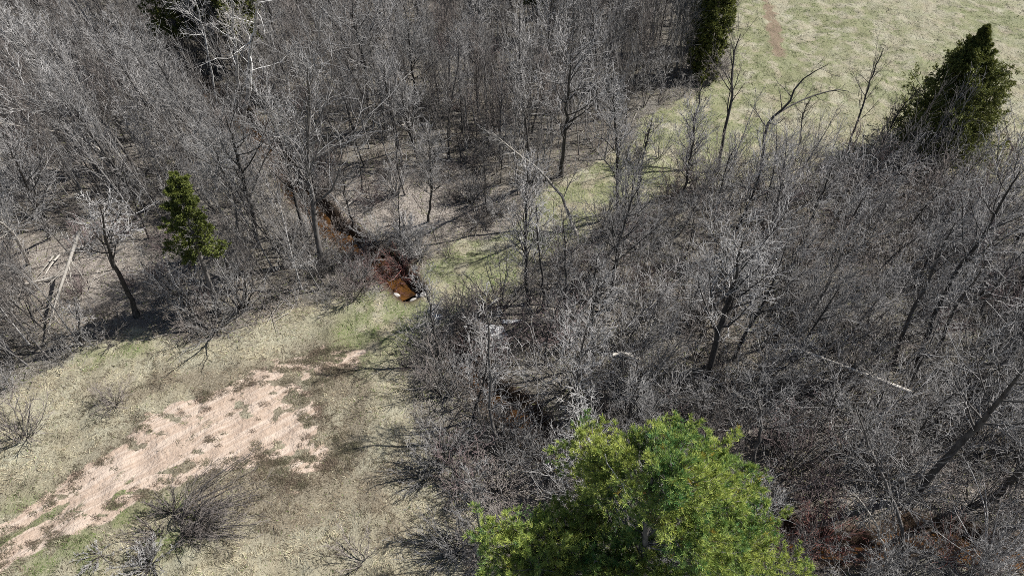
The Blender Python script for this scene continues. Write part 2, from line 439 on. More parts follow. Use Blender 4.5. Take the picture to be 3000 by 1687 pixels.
# ---------------------------------------------------------------- grass blades and fallen leaves
def blades(P, L, az, el, wd, colr, r, lift=.0):
    N = len(P)
    d0 = np.stack([np.cos(az) * np.cos(el), np.sin(az) * np.cos(el), np.sin(el)], -1)
    el2 = el * .25 - .15
    d1 = np.stack([np.cos(az + .3) * np.cos(el2), np.sin(az + .3) * np.cos(el2), np.sin(el2)], -1)
    side = norm(np.cross(d0, np.array([0, 0, 1.]))) + r.normal(0, .35, (N, 3)); side = norm(side)
    a = P; b = P + d0 * (L * .5)[:, None]; c = b + d1 * (L * .5)[:, None]
    w_ = wd[:, None]
    V = np.stack([a - side * w_, a + side * w_, b - side * w_ * .8, b + side * w_ * .8, c - side * w_ * .2, c + side * w_ * .2], 1).reshape(-1, 3)
    o = (np.arange(N) * 6)[:, None]
    Q = np.concatenate([o + np.array([[0, 1, 3, 2]]), o + np.array([[2, 3, 5, 4]])], 0)
    return V, Q, np.repeat(colr, 6, 0)

def scatter(n, r, bias=1.0):
    """random ground points inside the seen wedge, denser towards the camera in ground metres, even in the picture"""
    u = r.uniform(-140, 3140, n); v = r.uniform(-60, 1760, n)
    p = gp(u, v); return p[:, 0], p[:, 1]

def build_grass():
    r = np.random.default_rng(3)
    x, y = scatter(860000, r)
    g = f_grass(x, y); b = f_bare(x, y); ds = f_stream(x, y); rd = polyline_dist(x, y, RUSTY)
    clump = fbm(x, y, .8, 3)
    keep = (g > r.normal(0, .7, len(x))) & (b < .12 + .75 * r.random(len(x)) ** 2) & (ds > 1.2) & ((rd > .7) | (r.random(len(x)) < .5)) & (clump > r.uniform(.15, .6, len(x)))
    x, y, b, clump = x[keep], y[keep], b[keep], clump[keep]
    n = len(x); z = height(x, y)
    gr = f_green(x, y)
    isg = r.random(n) < gr * .85 + .10 * sstep(.45, .7, fbm(x + 20, y, 5, 3)) + .04
    warm = sstep(.42, .62, fbm(x - 30, y + 10, 6, 3))            # brown weedy areas
    brownz = f_brown(x, y)
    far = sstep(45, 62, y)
    t1 = r.random((n, 1)); t2 = r.random((n, 1))
    straw = np.array([.70, .64, .46]) * (1 - t1) + np.array([.37, .33, .225]) * t1
    pale = np.array([.80, .77, .63]); brown = np.array([.25, .205, .145]) * (.5 + 1.0 * t2)
    gcol = np.array([.11, .175, .045]) * (1 - t1) + np.array([.24, .30, .105]) * t1
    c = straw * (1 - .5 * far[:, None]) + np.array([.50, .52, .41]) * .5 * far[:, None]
    pb = np.clip(.12 + .30 * warm + .85 * brownz, 0, .94)
    isb = r.random(n) < pb
    c = np.where(isb[:, None], brown, c); c = np.where(isg[:, None], gcol, c)
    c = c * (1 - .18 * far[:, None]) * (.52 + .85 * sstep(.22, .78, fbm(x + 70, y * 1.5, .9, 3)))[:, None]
    dist = np.hypot(y, CAM_H); k = .55 + .45 * dist / 40
    ang = fbm(x, y, 1.1, 2) * 16 + r.normal(0, .45, n)
    el = np.abs(r.normal(.35, .3, n))
    L = r.uniform(.13, .34, n) * k * np.where(isb, .75, 1) * np.where(isg, .8, 1)
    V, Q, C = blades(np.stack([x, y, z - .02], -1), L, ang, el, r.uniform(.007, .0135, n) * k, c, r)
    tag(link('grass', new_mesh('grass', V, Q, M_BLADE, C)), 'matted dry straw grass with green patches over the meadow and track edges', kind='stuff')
    # fallen leaves, dead fern and stem litter of the woodland floor
    x, y = scatter(360000, r)
    g = f_grass(x, y); ds = f_stream(x, y)
    keep = (g < r.normal(.3, .9, len(x))) & (ds > 1.0) & (fbm(x + 5, y, 1.4, 3) > r.uniform(.2, .6, len(x)))
    x, y = x[keep], y[keep]; n = len(x); z = height(x, y)
    t1 = r.random((n, 1)); far = sstep(.4, .6, fbm(x, y + 60, 7, 2))[:, None]
    c = np.array([.38, .36, .32]) * (1 - t1) + np.array([.09, .082, .07]) * t1  # leaf tones lowered too, brush shade put into their colour
    c = c * (1 - .5 * far) + .5 * far * (np.array([.30, .22, .17]) * (1 - t1) + np.array([.17, .12, .09]) * t1)
    pl = f_pale(x, y)[:, None]; c = c * (1 - pl) + pl * (np.array([.48, .43, .38]) * (1 - t1) + np.array([.26, .21, .18]) * t1)  # leaves in the painted sunlit patches turn paler
    gmask = r.random(n) < .10; c[gmask] = np.array([.22, .24, .10]) * r.uniform(.7, 1.2, (gmask.sum(), 1))
    dist = np.hypot(y, CAM_H); k = .55 + .45 * dist / 40
    V, Q, C = blades(np.stack([x, y, z], -1), r.uniform(.10, .34, n) * k, r.uniform(0, 6.28, n), np.abs(r.normal(.2, .25, n)), r.uniform(.008, .020, n) * k, c, r)
    tag(link('leaf_litter', new_mesh('leaf_litter', V, Q, M_LEAF, C)), 'grey brown fallen leaves and dead stems on the woodland floor', kind='stuff')
build_grass()

# ---------------------------------------------------------------- bare trees
def limb_geo(trunk, tr, spec, r):
    """trunk (K,3) centre line. returns (trunk quads, twig quads)"""
    P = trunk[None]; R = tr[None]
    tp = [tubes(P, R, 7)]; cp = []
    for i, s in enumerate(spec):
        P, R = kids(P, R, *s['a'], r=r, **{k: v for k, v in s.items() if k not in ('a', 'side', 'part')})
        (tp if s.get('part') == 't' else cp).append(tubes(P, R, s.get('side', 3)))
    return merge(tp), merge(cp)

def mk_trunk(H, r0, r, wob=.25, lean=.06, K=12, tip=.02):
    t = np.linspace(0, 1, K)
    ph = r.uniform(0, 6.28, 4)
    a = r.uniform(0, 6.28)
    x = wob * (np.sin(t * 3.1 + ph[0]) - np.sin(ph[0])) * t + lean * H * t * math.cos(a) + .05 * wob * np.cumsum(r.normal(0, 1, K)) * t
    y = wob * (np.sin(t * 4.1 + ph[1]) - np.sin(ph[1])) * t + lean * H * t * math.sin(a) + .05 * wob * np.cumsum(r.normal(0, 1, K)) * t
    P = np.stack([x, y, H * t], -1)
    R = r0 * (1 - t) ** .8 + tip; R[0] *= 1.35
    return P, R

# spec 'a' = n, t0, t1, len fraction, angle, up, K, jitter, radius factor, rmin
def sp_pole(d=1.0):
    return [dict(a=(int(30 * d), .26, .98, .25, 36, .13, 6, .09, .42, .011), part='t', side=4),
            dict(a=(8, .15, 1.0, .56, 32, .10, 5, .15, .7, .0115)),
            dict(a=(4, .1, 1.0, .62, 34, .06, 4, .20, .8, .0088), fall=.3)]
def sp_spread(d=1.0):
    return [dict(a=(int(15 * d), .28, .97, .38, 44, .13, 7, .12, .5, .014), part='t', side=5),
            dict(a=(8, .2, 1.0, .48, 38, .08, 6, .15, .55, .0135), fall=.4),
            dict(a=(5, .12, 1.0, .58, 38, .05, 4, .20, .75, .0092), fall=.3)]
def sp_sparse(d=1.0):
    return [dict(a=(int(14 * d), .35, .98, .24, 40, .12, 5, .12, .45, .010), part='t', side=4),
            dict(a=(6, .15, 1.0, .55, 38, .08, 4, .16, .7, .011)),
            dict(a=(4, .1, 1.0, .58, 38, .05, 4, .2, .8, .0088), fall=.3)]

def multi_stem(n, H, spread, r, r0=.03, up=.06, K=7):
    """several stems from one stool: returns P (n,K,3), R"""
    az = np.arange(n) * 2.4 + r.normal(0, .4, n); el = np.radians(90 - spread * np.sqrt(r.random(n)) * 1.0)
    d = np.stack([np.cos(az) * np.cos(el), np.sin(az) * np.cos(el), np.sin(el)], -1)
    L = H * r.uniform(.7, 1.08, n)
    p = np.stack([np.cos(az), np.sin(az), 0 * az], -1) * r.uniform(.03, .16, n)[:, None]; pts = [p]
    for k in range(K - 1):
        d = norm(d + r.normal(0, .09, d.shape) + np.array([0, 0, up])); p = p + d * (L / (K - 1))[:, None]; pts.append(p)
    t = np.linspace(0, 1, K)
    return np.stack(pts, 1), (r0 * r.uniform(.6, 1.2, n))[:, None] * (1 - .8 * t)[None] + .004

def make_tree_data(kind, seed, d=1.0):
    r = np.random.default_rng(seed)
    if kind == 'pole':
        H = r.uniform(8.5, 11); P, R = mk_trunk(H, .088, r, .3, .04); T, C = limb_geo(P, R, sp_pole(d), r)
    elif kind == 'sparse':
        H = r.uniform(7, 10); P, R = mk_trunk(H, .055, r, .45, .08); T, C = limb_geo(P, R, sp_sparse(d), r)
    elif kind == 'spread':
        H = r.uniform(8, 10.5); P, R = mk_trunk(H, .11, r, .5, .06); T, C = limb_geo(P, R, sp_spread(d), r)
    elif kind == 'clump':                    # alder: a few stems from one stool
        H = r.uniform(5.5, 7.5); P, R = multi_stem(r.integers(4, 7), H, 24, r, .042)
        tp = [tubes(P, R, 5)]
        P1, R1 = kids(P, R, 11, .25, .98, .26, 42, .10, 5, .12, .5, .009, r); tp.append(tubes(P1, R1, 4))
        P2, R2 = kids(P1, R1, 6, .15, 1, .58, 38, .06, 5, .17, .7, .0115, r, fall=.4)
        P3, R3 = kids(P2, R2, 3, .1, 1, .62, 38, .05, 4, .22, .8, .009, r, fall=.3)
        T = merge(tp); C = merge([tubes(P2, R2), tubes(P3, R3)])
    elif kind in ('shrub', 'bush'):
        H = {'shrub': 3.4, 'bush': 2.0}[kind] * r.uniform(.85, 1.15)
        P, R = multi_stem({'shrub': 11, 'bush': 16}[kind], H, {'shrub': 42, 'bush': 55}[kind], r, .02, .05, 6)
        T = tubes(P, R, 4)
        P1, R1 = kids(P, R, 6, .2, 1, .44, 34, .05, 5, .17, .7, .0115, r, fall=.4)
        P2, R2 = kids(P1, R1, 4, .1, 1, .58, 38, .04, 4, .22, .7, .0088, r, fall=.3)
        C = merge([tubes(P1, R1), tubes(P2, R2)])
        T = merge([T])
    return T, C

PROTO = {}
for kind, n, tm, cm in (('pole', 6, M_TRUNKG, M_TWIG), ('sparse', 4, M_TRUNK, M_TWIG), ('spread', 5, M_TRUNK, M_TWIGP), ('clump', 5, M_TRUNKG, M_TWIG),
                        ('shrub', 5, M_TRUNK, M_TWIG), ('bush', 4, M_TRUNK, M_TWIGW)):
    PROTO[kind] = []
    for i in range(n):
        T, C = make_tree_data(kind, 100 + 17 * i + len(kind) * 7)
        twig = cm
        if kind in ('pole', 'clump') and i % 3 == 2: twig = M_TWIGW
        if kind == 'shrub' and i % 2: twig = M_TWIGM if i == 1 else M_TWIGW
        if kind == 'bush' and i == 1: twig = M_TWIGM
        PROTO[kind].append((new_mesh('trunk' if kind not in ('shrub', 'bush') else 'stem', *T, tm, smooth=True), new_mesh('crown', *C, twig)))

NAMES = {'pole': 'bare_tree', 'sparse': 'bare_tree', 'spread': 'bare_tree', 'clump': 'alder_clump', 'shrub': 'bare_shrub', 'bush': 'bare_bush'}
TREES = []       # (x, y, description, object) of the ones that still need a label
def place(kind, x, y, r, sc_=None, tilt=None, flat=1.0):
    pr = PROTO[kind]; k = int(r.integers(len(pr)))
    T, C = pr[k]
    s = r.uniform(.75, 1.15) if sc_ is None else sc_
    o = bpy.data.objects.new(NAMES[kind], None); COL.objects.link(o); o.empty_display_size = .3
    o.location = (x, y, float(height(x, y)) - .04)
    tl = r.normal(0, .05, 2) if tilt is None else tilt
    q = Vector((tl[0], tl[1], 1)).normalized().to_track_quat('Z', 'Y') @ Quaternion((0, 0, 1), r.uniform(0, 6.28))
    o.rotation_mode = 'QUATERNION'; o.rotation_quaternion = q; o.scale = (s, s, s * flat)
    shrub = kind in ('shrub', 'bush')
    link('stems' if shrub else 'trunk', T, o); link('twigs' if shrub else 'crown', C, o)
    return o, s

# --- hand-placed trees: trunk read off the photo as way points (pixel u, v), rising evenly to height H
def wp_trunk(pts, H, K, h0=0.0):
    pts = np.array(pts, float); s = np.concatenate([[0], np.cumsum(np.hypot(*np.diff(pts, axis=0).T))]); s /= s[-1]
    b = gp(*pts[0], h0); z0 = float(height(b[0], b[1])) if h0 == 0 else h0
    W = np.array([gp(u, v, z0 + (H - z0) * k) for (u, v), k in zip(pts, s)])
    return bez(W, K)

HAND = [  # way points, height, base radius, kind of branching, bark, twigs, label
 ([(400, 925), (372, 850), (330, 760), (310, 705), (290, 600)], 9.0, .13, 'spreadtop', M_TRUNK, M_TWIGP, 'dark straight trunk with pale forked top, beside the black shadow under the small fir'),
 ([(755, 722), (738, 620), (712, 520), (690, 430), (660, 340)], 11, .15, 'spread', M_TRUNK, M_TWIGP, 'wide spreading bare tree with dark trunk, right of the small bushy fir'),
 ([(700, 705), (690, 600), (650, 490), (610, 400)], 10, .08, 'pole', M_TRUNKG, M_TWIGP, 'slim bare tree touching the left of the wide spreading tree by the fir'),
 ([(945, 775), (922, 650), (905, 520), (900, 420), (905, 300), (900, 190)], 14, .16, 'spread', M_TRUNKG, M_TWIGP, 'tallest pale grey bare tree left of the stream bend, crown full of white twigs'),
 ([(948, 833), (925, 790), (890, 765), (850, 770)], 3.2, .035, 'sparse', M_TRUNKG, M_TWIGP, 'small bent sapling arching left at the edge of the meadow near the stream'),
 ([(1690, 690), (1672, 640), (1640, 565), (1570, 490), (1500, 435), (1440, 385)], 7.5, .10, 'sparse', M_DEAD, M_TWIGP, 'white barked tree leaning far left over the green end of the track'),
 ([(1548, 890), (1543, 800), (1540, 700), (1540, 600), (1545, 500)], 10, .11, 'pole', M_TRUNK, M_TWIG, 'straight dark tree standing alone at the right side of the grassy track'),
 ([(1592, 915), (1588, 800), (1575, 690), (1572, 600)], 7.6, .05, 'sparse', M_TRUNK, M_TWIGP, 'slim dark pole just right of the straight lone tree by the grassy track'),
 ([(1655, 940), (1657, 850), (1655, 740), (1650, 640)], 8, .055, 'sparse', M_TRUNK, M_TWIG, 'second slim dark pole right of the straight lone tree by the grassy track'),
 ([(1727, 980), (1733, 900), (1742, 820), (1752, 740)], 6, .045, 'sparse', M_TRUNK, M_TWIG, 'thin dark pole between the lone straight tree and the crooked dark tree'),
 ([(1793, 905), (1795, 820), (1805, 760), (1815, 700), (1850, 600), (1880, 520)], 10, .085, 'spread', M_TRUNK, M_TWIG, 'crooked dark tree with zigzag trunk in the middle of the right hand thicket'),
 ([(1290, 1080), (1280, 1010), (1265, 930), (1250, 860), (1215, 790)], 6.5, .06, 'sparse', M_TRUNK, M_TWIG, 'thin dark leaning tree at the meadow edge below the pale culvert stones'),
 ([(1455, 1340), (1446, 1260), (1437, 1180), (1438, 1080), (1432, 960), (1420, 900)], 8, .075, 'sparse', M_TRUNKG, M_TWIG, 'grey barked tree at the thicket edge up left of the large green pine'),
 ([(1683, 1385), (1692, 1310), (1700, 1240), (1700, 1150)], 7, .05, 'sparse', M_TRUNK, M_TWIGP, 'slim dark trunk touching the upper left tip of the large green pine'),
 ([(1410, 1580), (1400, 1500), (1390, 1430), (1395, 1360)], 5, .055, 'sparse', M_TRUNKG, M_TWIGP, 'small grey tree with level side branches left of the pine at the bottom'),
 ([(1600, 1470), (1612, 1400), (1650, 1360), (1690, 1330)], 3.6, .06, 'sparse', M_TRUNKG, M_TWIGP, 'short grey tree leaning right towards the upper edge of the large pine'),
 ([(2062, 1135), (2095, 1010), (2118, 930), (2140, 870), (2165, 780), (2180, 690)], 11.5, .15, 'spread', M_TRUNK, M_TWIGP, 'big dark trunked tree with broad white twiggy crown above the large pine'),
 ([(2672, 1468), (2720, 1400), (2800, 1310), (2870, 1240), (2940, 1150), (3010, 1070)], 11, .16, 'spreadtop', M_TRUNK, M_TWIG, 'thick black trunk leaning right above the amber stream pool'),
 ([(2915, 1460), (2970, 1400), (3020, 1355), (3080, 1280)], 8, .15, 'spreadtop', M_TRUNK, M_TWIG, 'thick black trunk leaning out of the picture at the right edge'),
 ([(2680, 1095), (2710, 1000), (2745, 910), (2800, 800), (2860, 720), (2930, 600), (2990, 500)], 13, .12, 'spreadtop', M_TRUNK, M_TWIG, 'long dark trunk leaning up to the right edge above the fallen white tree'),
 ([(2615, 1065), (2660, 950), (2710, 840), (2750, 750), (2800, 650)], 10.5, .09, 'sparse', M_TRUNK, M_TWIG, 'slender dark trunk rising next to the long leaning trunk above the fallen white tree'),
 ([(2740, 1040), (2790, 920), (2850, 830), (2890, 770)], 9, .08, 'sparse', M_TRUNK, M_TWIG, 'dark curved trunk right of the long leaning trunk at the right side'),
 ([(2430, 780), (2460, 700), (2500, 630), (2540, 570)], 7, .075, 'sparse', M_TRUNK, M_TWIGP, 'dark leaning trunk in the middle of the thicket below the conical spruce'),
 ([(2365, 690), (2385, 620), (2410, 560), (2440, 480)], 6.5, .06, 'sparse', M_TRUNK, M_TWIG, 'thin dark trunk up left of the leaning trunk below the conical spruce'),
 ([(2345, 985), (2365, 930), (2410, 860), (2440, 800), (2480, 720)], 8, .06, 'spread', M_TRUNKG, M_TWIGP, 'grey bare tree midway between the big white twiggy crown and the right edge'),
 ([(2222, 560), (2235, 470), (2240, 400), (2258, 350), (2305, 305), (2350, 235), (2430, 185)], 8.6, .12, 'fork', M_TRUNK, M_TRUNK, 'black crooked forked tree standing out against the pale field'),
 ([(2105, 500), (2120, 400), (2142, 300), (2146, 240), (2150, 160), (2170, 100)], 9.5, .10, 'vase', M_TRUNK, M_TRUNK, 'dark upright tree with vase shaped fine crown against the pale field'),
 ([(2005, 500), (2020, 420), (2045, 320), (2055, 255), (2090, 225)], 6.5, .06, 'sparse', M_TRUNK, M_TRUNK, 'slim dark tree at the dark edge of the woods left of the vase shaped tree'),
 ([(2470, 480), (2500, 390), (2535, 290), (2555, 220), (2590, 140)], 9, .06, 'vase', M_TRUNK, M_TRUNK, 'slender dark tree right of the black forked tree, leaning right over the field'),
 ([(2570, 470), (2600, 390), (2640, 320), (2690, 260)], 6, .045, 'vase', M_TRUNK, M_TRUNK, 'thin dark tree beside the left foot of the conical spruce'),
 ([(2345, 420), (2350, 350), (2365, 300)], 4.5, .04, 'vase', M_TRUNK, M_TRUNK, 'low dark sapling under the long right limb of the black forked tree'),
 ([(1645, 515), (1652, 420), (1660, 330), (1668, 240), (1672, 150)], 11.5, .13, 'spread', M_TRUNK, M_TWIG, 'thickest trunk at the front edge of the upper woods, level side branches'),
 ([(1217, 310), (1210, 230), (1200, 150), (1195, 80)], 9.5, .08, 'pole', M_TRUNK, M_TWIGP, 'dark slim trunk high in the upper woods with open pale crown'),
 ([(1166, 445), (1150, 350), (1132, 250), (1125, 180)], 8.5, .07, 'pole', M_TRUNK, M_TWIG, 'dark slim trunk in the upper woods right of the tallest pale grey tree'),
 ([(1075, 300), (1070, 200), (1055, 130), (1035, 60), (1030, 0)], 11, .11, 'spread', M_TRUNK, M_TWIGP, 'dark trunk with white forked limbs at the top edge right of the birches'),
 ([(1812, 635), (1808, 540), (1806, 440), (1800, 350), (1800, 270)], 10.5, .09, 'pole', M_TRUNK, M_TWIGP, 'tall straight dark tree rising beside the green hollow at the bend of the track'),
 ([(1868, 600), (1878, 500), (1895, 410), (1910, 350)], 7.5, .07, 'sparse', M_TRUNK, M_TWIG, 'dark tree right of the tall straight tree at the bend of the track'),
 ([(1990, 620), (2010, 520), (2030, 420), (2035, 330)], 9, .08, 'pole', M_TRUNK, M_TWIG, 'dark tree on the lower side of the track below the slim wood-edge tree'),
 ([(2650, 1630), (2645, 1560), (2620, 1470), (2585, 1380), (2545, 1290), (2505, 1180)], 9.0, .075, 'sparse', M_TRUNKG, M_TWIGP, 'pale grey curved stem rising between the two orange pools at the bottom right'),
 ([(2610, 1690), (2590, 1600), (2560, 1520), (2500, 1440)], 5, .04, 'sparse', M_DEAD, M_TWIGP, 'thin white stem left of the pale curved stem at the bottom right'),
 ([(2193, 1390), (2212, 1320), (2228, 1260), (2222, 1180), (2215, 1120)], 6.5, .085, 'spreadtop', M_TRUNKG, M_TWIGP, 'pale grey trunk rising from behind the right shoulder of the large pine'),
 ([(712, 372), (722, 290), (728, 210), (738, 120), (752, 40), (765, -60)], 16, .15, 'birch', M_BIRCH, M_TWIG, 'tallest white birch trunk in front of the dark evergreens at the top left'),
 ([(710, 335), (697, 240), (690, 150), (682, 60), (678, -40)], 14, .12, 'birch', M_BIRCH, M_TWIG, 'second white birch trunk just left of the tallest birch at the top left'),
 ([(725, 260), (718, 150), (708, 75), (690, 30)], 8, .05, 'sparse', M_DEAD, M_DEAD, 'thin dead white stem between the two birch trunks at the top left'),
 ([(640, 330), (625, 250), (600, 100), (575, 20), (560, -40)], 11, .06, 'birch', M_BIRCH, M_TWIG, 'thin pale stem leaning left of the two birches at the top left'),
 ([(350, 540), (300, 445), (240, 405), (130, 380), (-30, 355)], 6.5, .065, 'sparse', M_DEAD, M_TWIGP, 'pale stem bent over level to the left edge of the picture'),
 ([(365, 545), (270, 430), (170, 340), (60, 285), (-40, 240)], 8, .09, 'spread', M_TRUNKG, M_TWIGP, 'grey trunk leaning far left beside the bent over pale stem'),
 ([(640, 560), (580, 420), (520, 290), (460, 180), (400, 90)], 11, .08, 'pole', M_TRUNKG, M_TWIGP, 'long pale leaning trunk crossing the upper left woods above the fir'),
 ([(85, 770), (40, 690), (0, 650), (-60, 590)], 9, .09, 'pole', M_DEAD, M_TWIGP, 'pale leaning trunk at the left edge above the fallen logs'),
 ([(145, 700), (110, 610), (60, 500), (20, 420)], 10, .08, 'pole', M_TRUNK, M_TWIG, 'dark leaning trunk at the left edge right above the fallen logs'),
 ([(242, 1008), (232, 960), (225, 925), (215, 880)], 3.5, .035, 'sparse', M_TRUNK, M_TWIG, 'short thin dark sapling left of the trunk by the black fir shadow'),
 ([(2055, 1620 - 380), (2060, 1180), (2070, 1120)], 4.0, .04, 'sparse', M_TRUNKG, M_TWIG, 'short grey sapling in the dark gap above the top of the large pine'),
 ([(1035, 690), (1030, 640), (1010, 570), (1005, 500)], 6.5, .06, 'sparse', M_TRUNK, M_TWIG, 'small dark tree on the far bank of the stream bend'),
 ([(1255, 650), (1262, 560), (1258, 470), (1255, 400)], 8.5, .06, 'pole', M_TRUNK, M_TWIG, 'thin dark tree standing in the clearing beyond the stream bend'),
]
for i, (pts, H, r0, kind, tm, cm, lab) in enumerate(HAND):
    r = np.random.default_rng(500 + i)
    W = wp_trunk(pts, H, 14)
    b = W[0].copy(); W = W - b
    W[1:-1] += r.normal(0, .035, (12, 3)) * np.array([1, 1, .3])
    t = np.linspace(0, 1, 14); R = r0 * (1 - t) ** .75 + .018; R[0] *= 1.35
    if kind == 'pole': spec = sp_pole(1.1)
    elif kind == 'spread': spec = sp_spread(1.2)
    elif kind == 'sparse': spec = sp_sparse(1.1)
    elif kind == 'spreadtop':
        spec = sp_spread(1.0); spec[0]['a'] = (13, .5, .98, .32, 42, .12, 7, .12, .5, .014)
    elif kind == 'birch':
        spec = sp_sparse(.9); spec[0]['a'] = (10, .35, .98, .13, 60, .05, 5, .16, .35, .010)
    elif kind == 'vase':
        spec = [dict(a=(14, .3, .97, .34, 24, .05, 6, .06, .5, .009), part='t', side=4),
                dict(a=(6, .2, 1, .42, 24, .04, 4, .1, .6, .0065)), dict(a=(4, .1, 1, .5, 28, .02, 3, .14, .8, .005), fall=.3)]
    elif kind == 'fork':
        spec = [dict(a=(9, .3, .97, .26, 50, .04, 6, .12, .5, .012), part='t', side=4),
                dict(a=(5, .2, 1, .42, 40, .04, 4, .16, .6, .0075)), dict(a=(4, .1, 1, .5, 40, .02, 3, .2, .8, .0055), fall=.3)]
    T, C = limb_geo(W, R, spec, r)
    if kind == 'fork':      # the long second limb that sweeps right
        L2 = wp_trunk([(2275, 335), (2320, 310), (2380, 280), (2450, 262), (2500, 275)], 0, 8, 4.6)
        L2 = np.array([gp(u, v, z) for (u, v), z in zip([(2270, 338), (2310, 312), (2360, 288), (2420, 268), (2470, 262), (2500, 275)], [3.9, 4.2, 4.5, 4.8, 5.0, 4.9])])
        L2 = bez(L2, 9) - b; R2 = .055 * (1 - np.linspace(0, 1, 9)) ** .7 + .012
        k1, q1 = kids(L2[None], R2[None], 9, .3, .98, .22, 50, .05, 5, .16, .5, .009, r)
        k2, q2 = kids(k1, q1, 5, .2, 1, .5, 40, .04, 3, .2, .7, .006, r)
        T = merge([T, tubes(L2[None], R2[None], 6), tubes(k1, q1, 4)]); C = merge([C, tubes(k2, q2)])
    nm = 'birch_tree' if kind == 'birch' else 'bare_tree'
    o = link(nm, None, loc=(b[0], b[1], b[2] - .05)); o.empty_display_size = .3
    tag(o, lab, 'tree', 'tall bare trees')
    link('trunk', new_mesh('trunk', *T, tm, smooth=True), o); link('crown', new_mesh('crown', *C, cm), o)
    TREES.append((b[0], b[1], None, o))

# --- fallen and broken trunks
def fallen(pts, zs, r0, m_, lab, seed, twigs=True, name='fallen_tree', K=9):
    r = np.random.default_rng(seed)
    W = []
    for (u, v), z in zip(pts, zs):
        p = gp(u, v); p = gp(u, v, float(height(p[0], p[1])) + z); W.append(p)
    W = bez(np.array(W), K); b = W[0].copy(); W = W - b
    t = np.linspace(0, 1, K); R = r0 * (1 - t) ** .6 + .02
    parts = [tubes(W[None], R[None], 8)]
    cap = np.array([[0, 1, 2, 3], [0, 3, 4, 7], [4, 5, 6, 7]]); parts[0] = (parts[0][0], np.vstack([parts[0][1], cap]))
    o = link(name, new_mesh(name, *merge(parts), m_, smooth=True), loc=b)
    tag(o, lab, 'fallen tree' if twigs else 'log')
    if twigs:
        k1, q1 = kids(W[None], R[None], 26, .25, 1, .24, 38, .0, 5, .14, .4, .011, r, fall=.5)
        k2, q2 = kids(k1, q1, 6, .2, 1, .45, 38, .0, 3, .2, .6, .007, r)
        link('branches', new_mesh('branches', *merge([tubes(k1, q1, 4), tubes(k2, q2)]), m_), o)
    return o
fallen([(232, 678), (208, 750), (178, 840), (155, 910), (138, 985)], [3.0, 2.4, 1.6, 1.0, .4], .085, M_DEAD, 'long white broken trunk leaning down to the left thicket, thick end up', 1)
fallen([(2668, 1148), (2560, 1105), (2440, 1060), (2310, 1010)], [1.6, 2.0, 2.2, 2.3], .08, M_DEAD, 'long thin white fallen tree lying across the right hand thicket', 2)
fallen([(160, 812), (90, 828), (10, 846)], [.25, .2, .15], .07, M_DEAD, 'pale fallen log lying level near the left edge below the split boards', 3, False, 'fallen_log')
fallen([(176, 745), (150, 775), (128, 812)], [.3, .3, .2], .04, M_DEAD, 'short pale split log, right of the two above the level log', 4, False, 'fallen_log')
fallen([(158, 748), (140, 772), (118, 800)], [.3, .3, .2], .035, M_DEAD, 'short pale split log, left of the two above the level log', 5, False, 'fallen_log')
fallen([(1178, 368), (1205, 342), (1232, 315)], [.2, .5, .9], .06, M_DEAD, 'short pale leaning log in the upper woods', 6, False, 'fallen_log')
fallen([(1795, 1040), (1830, 1035), (1868, 1052)], [2.2, 2.3, 2.1], .07, M_DEAD, 'bright white broken branch hung in the thicket above the large pine', 7, True)
fallen([(1830, 700), (1890, 745), (1935, 800)], [1.2, .8, .3], .05, M_DEAD, 'thin pale fallen stem sloping down right beside the crooked dark tree', 8, False, 'fallen_log')
fallen([(1068, 560), (1030, 590), (1000, 620)], [.6, .4, .2], .05, M_DEAD, 'thin pale fallen stem on the far stream bank', 9, False, 'fallen_log')
fallen([(880, 540), (850, 490), (835, 455)], [.4, .7, 1.2], .06, M_DEAD, 'white fallen branch over the stream beside the tallest pale grey tree', 10, False, 'fallen_log')

# ---------------------------------------------------------------- filling the woods
def in_forest(x, y, m=0.0):
    return (sdf(x, y, G_LEFT) < -m) & (f_stream(x, y) > 1.5)

def region(x, y):
    """0 upper-left woods, 1 right-hand thicket, 2 sparse glade at the left, 3 bank by the stream bend"""
    u, v = to_px(x, y)
    out = np.zeros(np.shape(x), int)
    right = (u > 1230) & (v > 560 + (1900 - u) * .0) & ((v > 700) | (u > 1850))
    out[right] = 1
    glade = (u > 150) & (u < 700) & (v > 640) & (v < 1000)
    out[glade] = 2
    bank = (u > 950) & (u < 1500) & (v > 500) & (v < 860)
    out[bank] = 3
    return out

LANDMARKS = [('the small bushy fir', 640, 900), ('the two white birches', 712, 360), ('the white snow patch', 1445, 968), ('the pale culvert stones', 1215, 850),
             ('the conical dark spruce', 2745, 440), ('the top of the large pine', 1950, 1250), ('the red willow on the stream', 1135, 800),
             ('the black forked tree', 2225, 540), ('the long white broken trunk', 232, 690), ('the fallen white tree in the thicket', 2500, 1085),
             ('the top left corner', 60, 40), ('the middle of the top edge', 1500, 20), ('the left edge, halfway up', 20, 560), ('the right edge, halfway up', 2980, 760),
             ('the orange pool at the lower right', 2690, 1545), ('the tall dark evergreen on the top edge', 2110, 235), ('the tallest pale grey tree', 945, 775),
             ('the amber pool below the birches', 750, 372), ('the white leaning tree', 1690, 690), ('the big white twiggy crown', 2062, 1135),
             ('the thickest trunk in the upper woods', 1645, 515), ('the top edge right of the birches', 1050, 30), ('the lower left end of the woods', 120, 980),
             ('the crooked zigzag tree', 1793, 905), ('the upper left woods, mid way', 330, 300), ('the bottom right corner', 2950, 1650), ('the lower left end of the pine', 1420, 1640)]
LM = [(n, *gp(u, v)[:2]) for n, u, v in LANDMARKS]

